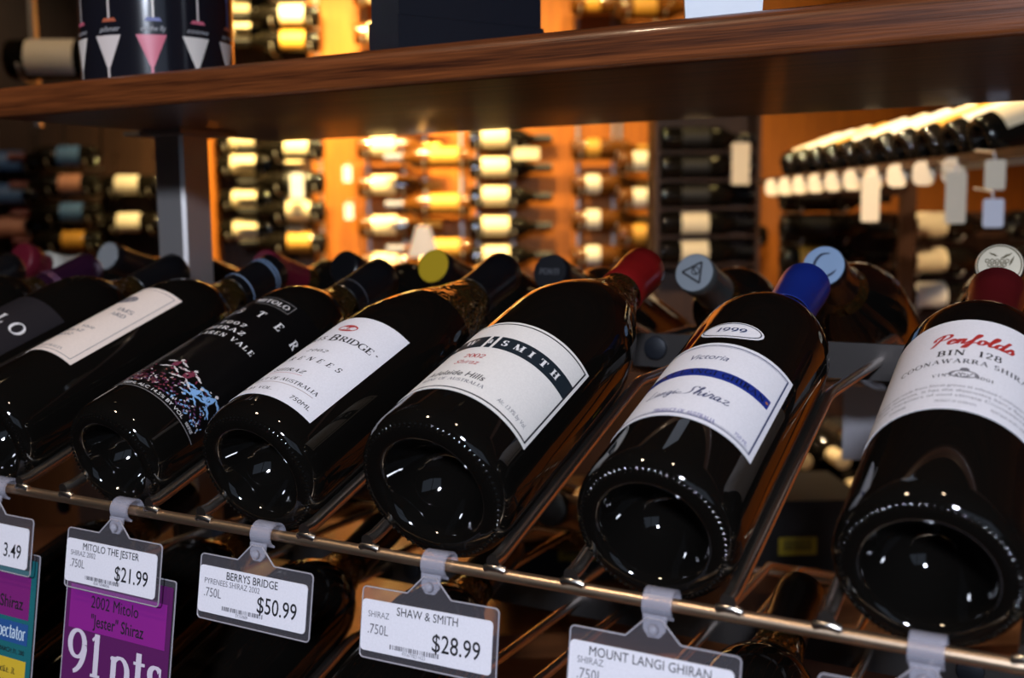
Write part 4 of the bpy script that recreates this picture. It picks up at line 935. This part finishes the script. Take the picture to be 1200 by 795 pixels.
# small shelf cards clipped along the rail under the top row
rl = MB().box((0, 0, 0), (.010, 1.34, .014)).build('card_rail', DARKWOOD, dsp); zr = uz(980, 205, 2.3)[1]
p_ = W(uu-.035, 2.1, zr); rl.location = Matrix.Rotation(-ROOM_ANGLE, 3, 'Z') @ (p_-dsp.location)
for i in range(10):
    hc_ = empty('shelf_card', W(uu-.044, 2.62-.108*i, zr), (0, 0, ROOM_ANGLE-R_(22))); tag(hc_, 'small pale shelf card under the top row of bottles, %s from the far end' % ORD[i], 'shelf card', 'small cards along the right-hand display')
    MB().prism(rrect(-.018, .018, -.038, .002, .012), lambda X, Z, t: (X, t, Z), -.0006, .0006).build('card', paper('small_cream_card', (.80, .68, .50)), hc_)
    MB().box((0, .004, -.002), (.012, .008, .006)).build('clip', STEEL, hc_)
for s_ in (-1, 1):
    MB().box((.16, s_*.67, (zz+.08-FLOOR_Z)/2), (.04, .02, zz+.08-FLOOR_Z)).build('upright', DARKWOOD, dsp)
    for z_ in (zz,): MB().box((-.02, s_*.67, z_-FLOOR_Z-.05), (.34, .02, .03)).build('arm', DARKWOOD, dsp)
    MB().box((0, s_*.67, .02), (.40, .04, .04)).build('foot', DARKWOOD, dsp)
for px, py, v, w, h, c in ((1020, 234, 1.93, .034, .081, CREAMC), (1120, 232, 1.58, .032, .077, CREAMC), (1166, 205, 1.48, .030, .042, CREAMC), (1164, 250, 1.48, .030, .040, PALEC)):
    hang_card(px, py, v, w, h, c, {1020: 'pale hanging price card, leftmost on the right-hand display', 1120: 'tall hanging price card in the middle of the right-hand display', 1166: 'upper of two hanging cards near the right edge', 1164: 'lower of two hanging cards near the right edge'}[px], 'cards on the right-hand display', .06)
# bottles lying side-on behind the cards, on a dark stand with pegs
SV = 2.86
pan_u0, pan_u1 = uz(918, 260, SV+.06)[0], uz(1330, 260, SV+.06)[0]
sdb = empty('bottle_stand', W((pan_u0+pan_u1)/2, SV+.08, FLOOR_Z), (0, 0, ROOM_ANGLE)); tag(sdb, 'dark wooden stand with pegs behind the right-hand display', 'bottle stand')
ph_ = .13-FLOOR_Z
MB().box((0, 0, ph_/2), (pan_u1-pan_u0, .03, ph_)).build('panel', DARKWOOD, sdb)
SIDE = [(1085, 265, FL_CREAM, 'upper cream'), (1085, 306, FL_CREAM, 'middle cream'), (1085, 347, FL_PALE, 'lowest cream'), (950, 232, FL_DARK, 'upper black'), (950, 268, FL_DARK, 'lower black'), (950, 304, FL_GOLD, 'gold'), (1217, 262, FL_PALE, 'upper pale'), (1217, 303, FL_CREAM, 'lower pale')]
for px, py, lm, dsc in SIDE:
    u, z = uz(px, py, SV)
    bg_bottle(W(u, SV, z)-RR*.08, mrot(RR, -RF*.8+Vector((0,0,.5))), lm, CAPS['black'], FARGLASS, 'bottle lying side-on behind the hanging cards, with %s label' % dsc, 'side-on bottles behind the cards', .04, .125)
    for q in (-.04, .08):
        pg = MB().tube([(0, .02, 0), (0, -.10, .0), (0, -.118, .014)], .003, 6).build('peg', STEEL, sdb, True)
        pg.location = (u+q-(pan_u0+pan_u1)/2, .06-.08, z-FLOOR_Z-.0408)
# pale round capsules in a low bin, far behind the gap between the last two bottles
u, _ = uz(968, 560, 2.0); zb = uz(968, 605, 2.0)[1]
bn = empty('bottle_bin', W(u, 2.18, FLOOR_Z), (0, 0, ROOM_ANGLE)); tag(bn, 'low wooden bin holding bottles with pale capsules', 'bin')
hb = zb-FLOOR_Z
MB().box((0, .0, hb/2), (.42, .34, hb)).build('plinth', DARKWOOD, bn)
for s_ in (-1, 1): MB().box((s_*.205, 0, hb+.09), (.012, .34, .18)).build('side_panel', DARKWOOD, bn)
k = 0
for row, nb in enumerate((5, 4)):
    for c in range(nb):
        uq = (c-(nb-1)/2)*.0765; k += 1
        bg_bottle(W(u+uq, 2.31, zb+.0385+row*.0665), mrot(-RF, Vector((0,0,1))), FL_DARK, CAPS['cream' if (k % 3) else 'gold'], FARGLASS, 'bottle with pale capsule in the low bin, %s row, %s from left' % (('lower', 'upper')[row], ORD[c]), 'bottles in the low bin')
# grey sign card standing behind the rack
hang_card(1016, 495, 1.15, .055, .085, mat('grey_card', (.34,.33,.36), .5), 'grey card hanging behind the rack between the last two bottles', None, .02)

# low wooden table behind the rack with black cartons carrying yellow barcode stickers
u, z = uz(930, 683, 1.35)
tb = empty('low_table', W(.0, 1.45, FLOOR_Z), (0, 0, ROOM_ANGLE)); tag(tb, 'low brown wooden table behind the rack', 'table')
tz = z-FLOOR_Z; 
MB().box((0, 0, tz-.015), (1.7, .5, .03)).build('top', FLOORWOOD, tb)
for a in (-1, 1):
    for b in (-1, 1): MB().box((a*.8, b*.2, (tz-.03)/2), (.06, .06, tz-.03)).build('leg', FLOORWOOD, tb)
CARTON = mat('black_carton', (.010, .009, .009), .5); STK = mat('yellow_sticker', (.42, .32, .02), .5)
for i, (px, w) in enumerate(((680, .22), (920, .24), (1160, .22))):
    uq, _ = uz(px, 650, 1.35)
    ca = empty('carton', W(uq, 1.36+.1, FLOOR_Z+tz), (0, 0, ROOM_ANGLE)); tag(ca, ['black carton on the low table, left of the yellow-stickered one', 'black carton with yellow barcode sticker, seen between the last two bottles', 'black carton on the low table behind the nearest bottle'][i], 'carton')
    MB().box((0, 0, .05), (w, .16, .10)).build('box', CARTON, ca)
    MB().box((0, 0, .1015), (w+.002, .162, .003)).build('lid_edge', CARTON, ca)
    stx = (uz(943, 648, 1.35)[0]-uq) if i == 1 else 0
    st = MB().box((stx, -.0805, .040), (.052, .001, .024)).build('sticker', STK, ca)
    brs = MB(); rg = random.Random(5+i); xx = stx-.020
    while xx < stx+.020:
        w_ = rg.choice((.0008, .0014)); brs.add([(xx, -.0813, .034), (xx+w_, -.0813, .034), (xx+w_, -.0813, .050), (xx, -.0813, .050)], [(0,1,2,3)]); xx += w_+rg.choice((.0008, .0012))
    brs.build('barcode', BLACK_INK, st)
